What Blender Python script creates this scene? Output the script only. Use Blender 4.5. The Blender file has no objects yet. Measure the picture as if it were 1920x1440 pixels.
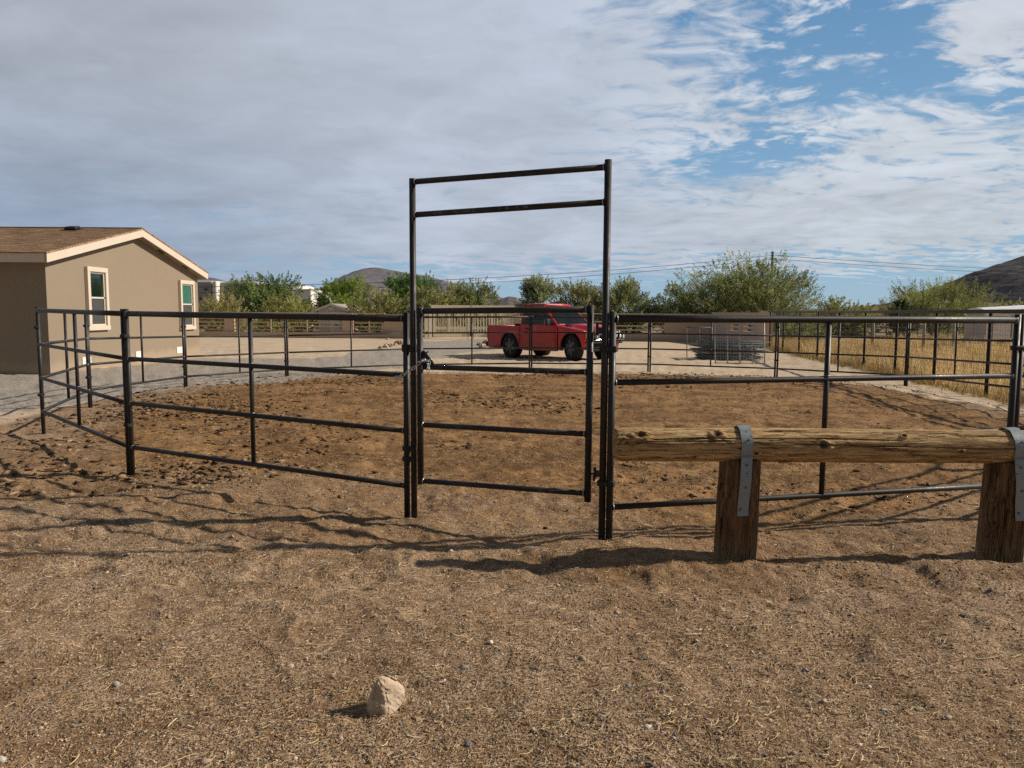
import bpy, bmesh, math, random
import numpy as np
from mathutils import Vector, Matrix
R = math.radians
random.seed(7)
rng = np.random.default_rng(7)
scene = bpy.context.scene
COL = scene.collection

# ------------------------------------------------------------------ camera
CAM_H, FOC, PITCH, ROLL = 1.6, 1440.0, R(5.43), R(0.36)      # FOC in pixels of a 1920 x 1440 frame
f_ = Vector((0, math.cos(PITCH), -math.sin(PITCH)))
r0, u0 = Vector((1, 0, 0)), Vector((0, math.sin(PITCH), math.cos(PITCH)))
r_ = r0 * math.cos(ROLL) + u0 * math.sin(ROLL)
u_ = u0 * math.cos(ROLL) - r0 * math.sin(ROLL)
cam_d = bpy.data.cameras.new('camera'); cam = bpy.data.objects.new('camera', cam_d); COL.objects.link(cam)
cam_d.sensor_width = 36.0; cam_d.lens = 36.0 * FOC / 1920.0
cam_d.clip_start = 0.05; cam_d.clip_end = 20000
M = Matrix((r_, u_, -f_)).transposed().to_4x4(); M.translation = (0, 0, CAM_H)
cam.matrix_world = M
scene.camera = cam

# ------------------------------------------------------------------ sun and sky
SUN_EL, SUN_AZ = R(33.3), R(84.0)            # azimuth from +Y (the view direction) towards +X
sund = bpy.data.lights.new('sun', 'SUN'); sun = bpy.data.objects.new('sun', sund); COL.objects.link(sun)
sund.energy = 4.9; sund.angle = R(0.9); sund.color = (1.0, 0.90, 0.76)
sv = Vector((math.sin(SUN_AZ) * math.cos(SUN_EL), math.cos(SUN_AZ) * math.cos(SUN_EL), math.sin(SUN_EL)))
sun.rotation_euler = sv.to_track_quat('Z', 'Y').to_euler()
scene.view_settings.view_transform = 'Standard'
scene.view_settings.look = 'None'
scene.view_settings.exposure = 0.0
scene.view_settings.gamma = 1.0
scene.cycles.use_denoising = False
scene.cycles.max_bounces = 5
scene.cycles.diffuse_bounces = 2
scene.cycles.transparent_max_bounces = 8


class G:
    """small helper for node graphs"""
    def __init__(s, nt): s.nt = nt
    def node(s, t, **kw):
        n = s.nt.nodes.new(t)
        for k, v in kw.items(): setattr(n, k, v)
        return n
    def put(s, sock, v):
        if isinstance(v, bpy.types.NodeSocket): s.nt.links.new(v, sock)
        elif v is not None: sock.default_value = v
    def m(s, op, a, b=None, c=None, clamp=False):
        n = s.node('ShaderNodeMath', operation=op, use_clamp=clamp)
        s.put(n.inputs[0], a); s.put(n.inputs[1], b)
        if c is not None: s.put(n.inputs[2], c)
        return n.outputs[0]
    def vm(s, op, a, b=None):
        n = s.node('ShaderNodeVectorMath', operation=op)
        s.put(n.inputs[0], a)
        if b is not None: s.put(n.inputs[1], b)
        return n.outputs[0]
    def scale(s, v, k):
        n = s.node('ShaderNodeVectorMath', operation='MULTIPLY'); s.put(n.inputs[0], v); n.inputs[1].default_value = k
        return n.outputs[0]
    def noise(s, vec, scale, detail=3, rough=0.55, dist=0.0, color=False):
        n = s.node('ShaderNodeTexNoise'); s.put(n.inputs['Vector'], vec)
        n.inputs['Scale'].default_value = scale; n.inputs['Detail'].default_value = detail
        n.inputs['Roughness'].default_value = rough; n.inputs['Distortion'].default_value = dist
        return n.outputs['Color'] if color else n.outputs['Fac']
    def voro(s, vec, scale, feature='F1', out='Distance', rand=1.0):
        n = s.node('ShaderNodeTexVoronoi', feature=feature); s.put(n.inputs['Vector'], vec)
        n.inputs['Scale'].default_value = scale; n.inputs['Randomness'].default_value = rand
        return n.outputs[out]
    def rng(s, v, a, b, c=0.0, d=1.0, smooth=True):
        n = s.node('ShaderNodeMapRange'); n.interpolation_type = 'SMOOTHSTEP' if smooth else 'LINEAR'
        s.put(n.inputs['Value'], v)
        for i, x in zip(('From Min', 'From Max', 'To Min', 'To Max'), (a, b, c, d)): s.put(n.inputs[i], x)
        return n.outputs[0]
    def mix(s, fac, a, b, blend='MIX'):
        n = s.node('ShaderNodeMix', data_type='RGBA', blend_type=blend)
        s.put(n.inputs[0], fac)
        for i, x in ((6, a), (7, b)):
            s.put(n.inputs[i], (*x, 1) if isinstance(x, tuple) and len(x) == 3 else x)
        return n.outputs[2]
    def ramp(s, fac, stops, interp='LINEAR'):
        n = s.node('ShaderNodeValToRGB'); s.put(n.inputs[0], fac)
        cr = n.color_ramp; cr.interpolation = interp
        while len(cr.elements) < len(stops): cr.elements.new(0.5)
        for e, (p, c) in zip(cr.elements, stops): e.position = p; e.color = (*c, 1)
        return n.outputs[0]
    def comb(s, x, y, z):
        n = s.node('ShaderNodeCombineXYZ')
        for i, v in enumerate((x, y, z)): s.put(n.inputs[i], v)
        return n.outputs[0]
    def sep(s, v):
        n = s.node('ShaderNodeSeparateXYZ'); s.put(n.inputs[0], v); return n.outputs


def ray(px, py):
    return f_ + r_ * ((px - 960) / FOC) + u_ * ((720 - py) / FOC)


world = bpy.data.worlds.new('World'); scene.world = world; world.use_nodes = True
nt = world.node_tree; nt.nodes.clear(); g = G(nt)
STR = 0.10
tc = g.node('ShaderNodeTexCoord').outputs['Generated']
dn = g.vm('NORMALIZE', tc)
dx, dy, dz = g.sep(dn)
az = g.m('ARCTAN2', dx, dy); el = g.m('ARCSINE', dz)
sky = g.node('ShaderNodeTexSky', sky_type='NISHITA'); sky.sun_disc = False
sky.sun_elevation = SUN_EL; sky.sun_rotation = SUN_AZ
sky.air_density = 1.0; sky.dust_density = 0.6; sky.ozone_density = 3.0
# cloud deck: the view direction laid onto a flat layer high above
zz = g.m('ADD', g.m('MAXIMUM', dz, 0.0), 0.13)
cp = g.comb(g.m('DIVIDE', dx, zz), g.m('DIVIDE', dy, zz), 0.0)
warp = g.noise(cp, 1.3, 3, 0.6, color=True)
cpw = g.vm('ADD', cp, g.scale(g.vm('SUBTRACT', warp, (0.5, 0.5, 0.5)), (0.55, 0.35, 0)))
n_big = g.noise(cpw, 0.9, 8, 0.58)
n_cell = g.noise(g.scale(cpw, (0.85, 1.1, 1)), 7.6, 6, 0.60, 0.2)
n_fine = g.noise(cpw, 15.0, 4, 0.6)
streak = g.noise(g.comb(g.m('MULTIPLY', az, 4.0), g.m('MULTIPLY', el, 42.0), 3.0), 1.0, 5, 0.55, 0.3)
azw = g.m('ADD', az, g.m('MULTIPLY', g.m('SUBTRACT', n_big, 0.5), 0.12))
elw = g.m('ADD', el, g.m('MULTIPLY', g.m('SUBTRACT', n_cell, 0.5), 0.09))


def blob(px, py, sx, sy, w, tilt=0.0):
    d = ray(px, py).normalized()
    a, e = math.atan2(d.x, d.y), math.asin(d.z)
    da = g.m('SUBTRACT', azw, a); de = g.m('SUBTRACT', elw, e)
    if tilt: de = g.m('SUBTRACT', de, g.m('MULTIPLY', da, tilt))
    q = g.m('ADD', g.m('POWER', g.m('DIVIDE', g.m('ABSOLUTE', da), sx / FOC), 2.0), g.m('POWER', g.m('DIVIDE', g.m('ABSOLUTE', de), sy / FOC), 2.0))
    return g.m('MULTIPLY', g.m('EXPONENT', g.m('MULTIPLY', q, -1.0)), w)


right = g.rng(azw, -0.06, 0.40)                # 0 on the left, 1 on the right
low = g.rng(el, 0.0, 0.15, 1.0, 0.0)           # 1 at the horizon
cov = g.m('ADD', g.m('SUBTRACT', 0.75, g.m('MULTIPLY', right, 0.10)), g.m('MULTIPLY', g.m('SUBTRACT', n_big, 0.5), 0.75))
cov = g.m('ADD', cov, g.m('MULTIPLY', g.m('SUBTRACT', n_cell, 0.5), g.m('ADD', 0.95, g.m('MULTIPLY', right, 1.05))))
cov = g.m('ADD', cov, g.m('MULTIPLY', g.m('SUBTRACT', n_fine, 0.5), g.m('ADD', 0.14, g.m('MULTIPLY', right, 0.8))))
cov = g.m('ADD', cov, g.m('MULTIPLY', g.m('MULTIPLY', g.m('SUBTRACT', streak, 0.50), low), 1.9))
for b in ((1640, 40, 150, 60, -0.32), (1500, 120, 200, 55, -0.20, -0.2), (1770, 118, 120, 34, -0.32), (1430, 290, 130, 34, -0.42),
          (1560, 185, 220, 26, -0.22), (1900, 205, 50, 26, -0.40), (1290, 325, 130, 24, -0.18), (1300, 20, 160, 50, -0.10),
          (430, 408, 90, 10, -0.30), (190, 320, 110, 12, -0.22), (1400, 548, 460, 30, -0.62), (1000, 558, 330, 26, -0.52), (700, 505, 220, 16, -0.34), (1150, 505, 120, 10, -0.2),
          (600, 548, 260, 18, -0.50), (1560, 486, 260, 10, -0.30), (1780, 520, 200, 12, -0.34),
          (1650, 345, 240, 90, 0.20), (1890, 45, 85, 62, 0.75), (1640, 440, 360, 26, 0.42), (1180, 440, 330, 50, 0.25), (850, 160, 420, 170, 0.25),
          (300, 120, 480, 260, 0.34), (250, 480, 420, 40, 0.16)):
    cov = g.m('ADD', cov, blob(*b))
alpha = g.rng(cov, g.m('ADD', 0.26, g.m('MULTIPLY', right, 0.06)), g.m('ADD', 0.92, g.m('MULTIPLY', right, -0.10)))
# cloud colour: greyer and bluer on the left, whiter on the right; the underside structure shows as soft grey
n_soft = g.noise(g.vm('ADD', cpw, (5.0, 2.0, 0.0)), 2.1, 5, 0.55)
lum = g.m('ADD', g.m('MULTIPLY', g.m('SUBTRACT', n_soft, 0.5), 0.62), g.m('MULTIPLY', g.m('SUBTRACT', n_cell, 0.5), g.m('ADD', 0.16, g.m('MULTIPLY', right, 0.3))))
lum = g.m('ADD', lum, g.m('MULTIPLY', g.m('MULTIPLY', g.m('SUBTRACT', streak, 0.5), low), 0.5))
left_c = g.mix(g.rng(el, 0.03, 0.30), (0.295, 0.375, 0.500), (0.400, 0.440, 0.515))
mid_c = (0.485, 0.540, 0.640)
right_c = g.mix(g.rng(el, 0.05, 0.28), (0.520, 0.580, 0.640), (0.610, 0.660, 0.735))
cc = g.mix(g.rng(azw, -0.52, -0.02), left_c, mid_c)
cc = g.mix(g.rng(azw, 0.02, 0.42), cc, right_c)
cc = g.mix(1.0, cc, g.m('ADD', 1.0, lum), 'MULTIPLY')
# clear sky: Nishita pulled towards the photograph's milky desert blue; divided by the strength like the clouds
blue = g.ramp(g.rng(el, -0.02, 0.42, 0, 1, False), [(0.0, (0.36, 0.52, 0.66)), (0.15, (0.285, 0.465, 0.64)), (0.45, (0.205, 0.390, 0.595)), (0.8, (0.138, 0.300, 0.515)), (1.0, (0.115, 0.265, 0.480))])
skyc = g.mix(0.86, sky.outputs[0], g.mix(1.0, blue, (1 / STR, 1 / STR, 1 / STR), 'MULTIPLY'))
cl = g.mix(1.0, cc, (1 / STR, 1 / STR, 1 / STR), 'MULTIPLY')
fin = g.mix(alpha, skyc, cl)
# unseen sky overhead and behind is dimmed to deepen the shadows
dark = g.m('MULTIPLY', g.rng(el, 0.44, 0.80, 1.0, 0.32), g.rng(dy, -0.35, 0.35, 0.42, 1.0))
fin = g.mix(1.0, fin, dark, 'MULTIPLY')
bg = g.node('ShaderNodeBackground'); bg.inputs['Strength'].default_value = STR
nt.links.new(fin, bg.inputs['Color'])
out = g.node('ShaderNodeOutputWorld'); nt.links.new(bg.outputs[0], out.inputs['Surface'])
world.cycles.sampling_method = 'AUTOMATIC'


# ------------------------------------------------------------------ numpy noise
_perm = rng.permutation(512)
def vnoise(x, y, seed=0):
    xi = np.floor(x).astype(np.int64); yi = np.floor(y).astype(np.int64)
    xf = x - xi; yf = y - yi
    u = xf * xf * xf * (xf * (xf * 6 - 15) + 10); v = yf * yf * yf * (yf * (yf * 6 - 15) + 10)
    def h(a, b):
        n = (a * 374761393 + b * 668265263 + seed * 974711) & 0x7fffffff
        n = ((n ^ (n >> 13)) * 1274126177) & 0x7fffffff
        return ((n ^ (n >> 16)) & 0xffff) / 65535.0
    a, b, c, d = h(xi, yi), h(xi + 1, yi), h(xi, yi + 1), h(xi + 1, yi + 1)
    return (a * (1 - u) + b * u) * (1 - v) + (c * (1 - u) + d * u) * v
def fbm(x, y, octv=4, seed=0, gain=0.5):
    s = 0; a = 1.0; t = 0
    for i in range(octv):
        s = s + a * (vnoise(x * 2 ** i + 17.3 * i, y * 2 ** i + 9.1 * i, seed + i) - 0.5); t += a; a *= gain
    return s / t * 2
def sstep(v, a, b):
    t = np.clip((v - a) / (b - a), 0, 1); return t * t * (3 - 2 * t)


# ------------------------------------------------------------------ pen layout (metres) and the ground's height
# joints of the ring of pipe panels, in order from the gate's left post, clockwise
JOINTS = [(-0.797, 5.955), (-3.80, 7.54), (-6.18, 10.02), (-7.25, 13.1), (-7.22, 16.9), (-5.86, 19.9), (-2.80, 21.4),
          (0.525, 21.9), (3.95, 22.1), (7.10, 20.6), (9.48, 18.4), (9.52, 14.5), (8.9, 11.1), (6.85, 8.2), (4.01, 6.08), (0.660, 5.283)]
TOPZ = [1.537, 1.551, 1.569, 1.524, 1.434, 1.372, 1.411, 1.439, 1.42, 1.423, 1.441, 1.535, 1.545, 1.55, 1.553, 1.552]
PEN = np.array(JOINTS)
LOG_Y = 4.99


def seg_dist(x, y, poly, closed=True):
    """signed distance to a polygon, positive inside"""
    d = np.full(x.shape, 1e9); inside = np.zeros(x.shape, bool)
    n = len(poly)
    for i in range(n):
        ax, ay = poly[i]; bx, by = poly[(i + 1) % n]
        vx, vy = bx - ax, by - ay
        t = np.clip(((x - ax) * vx + (y - ay) * vy) / (vx * vx + vy * vy + 1e-12), 0, 1)
        d = np.minimum(d, np.hypot(x - ax - t * vx, y - ay - t * vy))
        c = ((ay > y) != (by > y)) & (x < (bx - ax) * (y - ay) / (by - ay + 1e-12) + ax)
        inside ^= c
    return np.where(inside, d, -d)


def ground_z(x, y, fine=True):
    x = np.asarray(x, float); y = np.asarray(y, float)
    r = np.hypot(x, y)
    z = -0.125 * sstep(y, 5.2, 15)
    near = 1 - sstep(r, 26, 46)
    inpen = sstep(seg_dist(x, y, PEN), -0.6, 0.8)
    z = z + near * (0.030 * fbm(x * 0.55, y * 0.55, 3, 3))
    # mounds trodden up around the hitching rail and the gate's right-hand post
    def bump(cx, cy, sx, sy, h):
        return h * np.exp(-((x - cx) / sx) ** 2 - ((y - cy) / sy) ** 2)
    z = z - 0.042 * sstep(y, 3.4, 4.8) * (1 - sstep(y, 6.2, 9))
    z = z + bump(1.05, 4.80, 0.40, 0.20, 0.060) + bump(0.62, 5.20, 0.40, 0.30, 0.050)
    z = z + 0.075 * np.exp(-((y - 4.68 - 0.05 * fbm(x * 1.3, x * 0, 2, 9)) / 0.17) ** 2) * sstep(x, 1.2, 1.7) * (1 - sstep(x, 3.9, 4.6))
    z = z + bump(-0.78, 5.85, 0.30, 0.22, 0.035)
    z = z - bump(0.0, 4.95, 0.5, 0.12, 0.018)
    z = z - 0.055 * np.exp(-((x + 0.2) / 1.6) ** 2 - ((y - 29.0) / 1.5) ** 2)        # dip under the truck's rear wheels
    # berms along the ring's far side
    ring = np.abs(seg_dist(x, y, PEN) - 0.9)
    z = z + inpen * 0.05 * np.exp(-(ring / 0.5) ** 2) * (0.5 + fbm(x * 0.9, y * 0.9, 3, 8)) * sstep(y, 8, 11)
    if fine:
        hoof = fbm(x * 3.2, y * 3.2, 4, 21, 0.6)
        z = z + near * inpen * 0.042 * np.minimum(hoof, 0.25) + near * inpen * 0.018 * fbm(x * 9, y * 9, 3, 5)
        midz = sstep(y, 3.6, 5.0) * (1 - inpen)
        h2 = fbm(x * 4.5 + 3, y * 4.5, 3, 44, 0.6)
        z = z + near * (1 - inpen) * (0.016 + 0.026 * midz) * np.minimum(h2, 0.22)
        z = z + near * 0.0065 * fbm(x * 15, y * 15, 3, 33)
        rg = 1 - np.abs(fbm(x * 1.7 + 0.4 * y, y * 2.3, 3, 66)) * 3
        z = z + near * (1 - inpen) * 0.016 * np.clip(rg, 0, 1) ** 2 * sstep(y, 2.2, 3.6)
        # pits left by hooves
        pit = vnoise(x * 2.6 + 40, y * 2.6, 77)
        z = z - near * 0.03 * sstep(pit, 0.86, 0.97) * sstep(y, 3.9, 4.6)
    return z


def gz1(x, y): return float(ground_z(np.array([x]), np.array([y]))[0])


def at(px, py, y):
    """world point on the sight line through a photo pixel at depth y"""
    d = ray(px, py); k = y / d.y
    return Vector((d.x * k, y, CAM_H + d.z * k))


def gp(px, py):
    """ground point seen at a photo pixel"""
    d = ray(px, py); z = 0.0
    for _ in range(6):
        k = (z - CAM_H) / d.z
        z = float(ground_z(np.array([d.x * k]), np.array([d.y * k]), False)[0])
    return Vector((d.x * k, d.y * k, z))


# ------------------------------------------------------------------ scene-graph helpers
def tag(o, label=None, cat=None, group=None, kind=None):
    if label: o['label'] = label
    if cat: o['category'] = cat
    if group: o['group'] = group
    if kind: o['kind'] = kind
    return o
def thing(name, label, cat, loc=(0, 0, 0), rz=0.0, group=None):
    o = bpy.data.objects.new(name, None); COL.objects.link(o)
    o.empty_display_size = 0.2
    o.location = loc; o.rotation_euler = (0, 0, rz)
    return tag(o, label, cat, group)
def mesh_obj(name, me, mat=None, parent=None):
    o = bpy.data.objects.new(name, me); COL.objects.link(o)
    if mat is not None and not me.materials:
        for mm in (mat if isinstance(mat, (list, tuple)) else [mat]): me.materials.append(mm)
    if parent is not None: o.parent = parent
    return o
def np_mesh(name, v, f, colors=None, smooth=False, mat_index=None):
    """v: (n,3) array, f: (m,k) index array, k = 3 or 4"""
    me = bpy.data.meshes.new(name); v = np.asarray(v, np.float32); f = np.asarray(f, np.int32)
    me.vertices.add(len(v)); me.vertices.foreach_set('co', v.ravel())
    k = f.shape[1]
    me.loops.add(f.size); me.loops.foreach_set('vertex_index', f.ravel())
    me.polygons.add(len(f)); me.polygons.foreach_set('loop_start', np.arange(0, f.size, k, dtype=np.int32))
    me.polygons.foreach_set('loop_total', np.full(len(f), k, np.int32))
    if smooth: me.polygons.foreach_set('use_smooth', np.ones(len(f), bool))
    if mat_index is not None: me.polygons.foreach_set('material_index', np.asarray(mat_index, np.int32))
    if colors is not None:
        a = me.attributes.new('tint', 'FLOAT_COLOR', 'POINT')
        c = np.ones((len(v), 4), np.float32); c[:, :3] = colors
        a.data.foreach_set('color', c.ravel())
    me.update(); me.validate()
    return me


class MB:
    """mesh builder: collect shapes, build() links them as one mesh object"""
    def __init__(s, origin=(0, 0, 0)):
        s.v = []; s.f = []; s.mi = []; s.sm = []; s.cur = 0; s.o = Vector(origin)
    def _add(s, vs, fs, smooth=False):
        b = len(s.v); s.v += [Vector(p) - s.o for p in vs]
        for f in fs: s.f.append([b + i for i in f]); s.mi.append(s.cur); s.sm.append(smooth)
        return s
    def box(s, c, size, rz=0.0, rot=None):
        hx, hy, hz = (q / 2 for q in size); c = Vector(c)
        m = rot if rot is not None else Matrix.Rotation(rz, 3, 'Z')
        vs = [c + m @ Vector((x * hx, y * hy, z * hz)) for z in (-1, 1) for y in (-1, 1) for x in (-1, 1)]
        return s._add(vs, [(0, 2, 3, 1), (4, 5, 7, 6), (0, 1, 5, 4), (2, 6, 7, 3), (0, 4, 6, 2), (1, 3, 7, 5)])
    def rbox(s, c, size, r, rz=0.0, rot=None, seg=2):
        bm = bmesh.new(); bmesh.ops.create_cube(bm, size=1.0)
        for v in bm.verts: v.co = Vector((v.co.x * size[0], v.co.y * size[1], v.co.z * size[2]))
        bmesh.ops.bevel(bm, geom=list(bm.edges), offset=r, segments=seg, affect='EDGES', profile=0.5)
        m = rot if rot is not None else Matrix.Rotation(rz, 3, 'Z')
        s._add([Vector(c) + m @ v.co for v in bm.verts], [[v.index for v in f.verts] for f in bm.faces], True) if bm.verts.index_update() is None else None
        bm.free(); return s
    def tube(s, pts, r, n=10, caps=True, closed=False, smooth=True):
        pts = [Vector(p) for p in pts]; k = len(pts)
        rs = r if isinstance(r, (list, tuple)) else [r] * k
        vs = []; prev = None
        for i, p in enumerate(pts):
            if closed: t = (pts[(i + 1) % k] - pts[i - 1])
            else: t = (pts[min(i + 1, k - 1)] - pts[max(i - 1, 0)])
            t.normalize()
            if prev is None:
                a = Vector((0, 0, 1)) if abs(t.z) < 0.9 else Vector((1, 0, 0))
                nrm = (a - t * a.dot(t)).normalized()
            else: nrm = (prev - t * prev.dot(t)).normalized()
            prev = nrm; bi = t.cross(nrm)
            for j in range(n):
                a = 2 * math.pi * j / n
                vs.append(p + (nrm * math.cos(a) + bi * math.sin(a)) * rs[i])
        fs = []
        for i in range(k if closed else k - 1):
            for j in range(n):
                a, b = i * n + j, i * n + (j + 1) % n
                c, d = ((i + 1) % k) * n + (j + 1) % n, ((i + 1) % k) * n + j
                fs.append((a, b, c, d))
        s._add(vs, fs, smooth)
        if caps and not closed:
            b = len(s.v) - k * n
            s.f.append([b + j for j in range(n)][::-1]); s.mi.append(s.cur); s.sm.append(False)
            s.f.append([b + (k - 1) * n + j for j in range(n)]); s.mi.append(s.cur); s.sm.append(False)
        return s
    def cyl(s, a, b, r, n=16, r2=None, smooth=True): return s.tube([a, b], [r, r if r2 is None else r2], n, True, False, smooth)
    def prism(s, pts, ext):
        """polygon given by points, swept by the vector ext"""
        pts = [Vector(p) for p in pts]; ext = Vector(ext); n = len(pts)
        return s._add(pts + [p + ext for p in pts], [list(range(n))[::-1], list(range(n, 2 * n))] + [(i, (i + 1) % n, n + (i + 1) % n, n + i) for i in range(n)])
    def faces(s, vs, fs, smooth=False): return s._add(vs, fs, smooth)
    def lathe(s, prof, c, axis='Y', n=28, smooth=True):
        """profile of (along axis, radius) pairs"""
        c = Vector(c); vs = []
        for a, r in prof:
            for j in range(n):
                t = 2 * math.pi * j / n; x, y = r * math.cos(t), r * math.sin(t)
                vs.append(c + (Vector((x, a, y)) if axis == 'Y' else Vector((x, y, a)) if axis == 'Z' else Vector((a, x, y))))
        fs = [(i * n + j, i * n + (j + 1) % n, (i + 1) * n + (j + 1) % n, (i + 1) * n + j) for i in range(len(prof) - 1) for j in range(n)]
        s._add(vs, fs, smooth); b = len(s.v) - len(vs)
        s.f.append([b + j for j in range(n)][::-1]); s.mi.append(s.cur); s.sm.append(False)
        s.f.append([b + (len(prof) - 1) * n + j for j in range(n)]); s.mi.append(s.cur); s.sm.append(False)
        return s
    def ball(s, c, r, sc=(1, 1, 1), n=8):
        c = Vector(c); vs = []; 
        for i in range(1, n):
            a = math.pi * i / n
            for j in range(n * 2):
                b = math.pi * j / n
                vs.append(c + Vector((math.sin(a) * math.cos(b) * sc[0], math.sin(a) * math.sin(b) * sc[1], math.cos(a) * sc[2])) * r)
        m = n * 2
        fs = [(i * m + j, (i + 1) * m + j, (i + 1) * m + (j + 1) % m, i * m + (j + 1) % m) for i in range(n - 2) for j in range(m)]
        vs += [c + Vector((0, 0, r * sc[2])), c - Vector((0, 0, r * sc[2]))]
        t = len(vs) - 2
        fs += [(t, j, (j + 1) % m) for j in range(m)] + [(t + 1, (n - 2) * m + (j + 1) % m, (n - 2) * m + j) for j in range(m)]
        return s._add(vs, fs, True)
    def build(s, name, mat, parent=None, bevel=0.0, seg=2, fix=True):
        me = bpy.data.meshes.new(name)
        me.from_pydata([tuple(v) for v in s.v], [], s.f)
        for mm in (mat if isinstance(mat, (list, tuple)) else [mat]): me.materials.append(mm)
        me.polygons.foreach_set('material_index', s.mi); me.polygons.foreach_set('use_smooth', s.sm)
        if fix:
            bm = bmesh.new(); bm.from_mesh(me); bmesh.ops.recalc_face_normals(bm, faces=bm.faces); bm.to_mesh(me); bm.free()
        me.update()
        o = bpy.data.objects.new(name, me); COL.objects.link(o)
        if parent is not None: o.parent = parent
        if bevel:
            b = o.modifiers.new('bevel', 'BEVEL'); b.width = bevel; b.segments = seg; b.limit_method = 'ANGLE'; b.angle_limit = R(40)
            b.harden_normals = False
        return o


# ------------------------------------------------------------------ materials
def new_mat(name):
    m = bpy.data.materials.new(name); m.use_nodes = True; m.node_tree.nodes.clear()
    return m, G(m.node_tree)
def finish(m, g, color, rough=0.7, metal=0.0, bump=None, bstr=0.3, bdist=0.01, spec=0.5, coat=0.0, transl=None):
    p = g.node('ShaderNodeBsdfPrincipled')
    g.put(p.inputs['Base Color'], (*color, 1) if isinstance(color, tuple) else color)
    g.put(p.inputs['Roughness'], rough); g.put(p.inputs['Metallic'], metal)
    p.inputs['Specular IOR Level'].default_value = spec; p.inputs['Coat Weight'].default_value = coat
    if bump is not None:
        b = g.node('ShaderNodeBump'); b.inputs['Strength'].default_value = bstr; b.inputs['Distance'].default_value = bdist
        g.put(b.inputs['Height'], bump); g.nt.links.new(b.outputs[0], p.inputs['Normal'])
    o = g.node('ShaderNodeOutputMaterial'); sh = p.outputs[0]
    if transl is not None:
        t = g.node('ShaderNodeBsdfTranslucent'); g.put(t.inputs['Color'], color)
        mx = g.node('ShaderNodeMixShader'); mx.inputs[0].default_value = transl
        g.nt.links.new(sh, mx.inputs[1]); g.nt.links.new(t.outputs[0], mx.inputs[2]); sh = mx.outputs[0]
    g.nt.links.new(sh, o.inputs['Surface'])
    return m
def plain(name, color, rough=0.6, metal=0.0, var=0.12, scale=6.0, spec=0.5, coat=0.0, bstr=0.0, bscale=80):
    """one colour with soft wear and unevenness"""
    m, g = new_mat(name)
    P = g.node('ShaderNodeTexCoord').outputs['Object']
    n = g.noise(P, scale, 5, 0.6)
    c = g.mix(n, tuple(x * (1 - var) for x in color), tuple(min(1, x * (1 + var)) for x in color))
    rr = g.rng(g.noise(P, scale * 2.7, 3), 0.3, 0.7, max(0.02, rough - 0.08), min(1, rough + 0.08))
    return finish(m, g, c, rr, metal, g.noise(P, bscale, 3) if bstr else None, bstr, 0.01, spec, coat)
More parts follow.
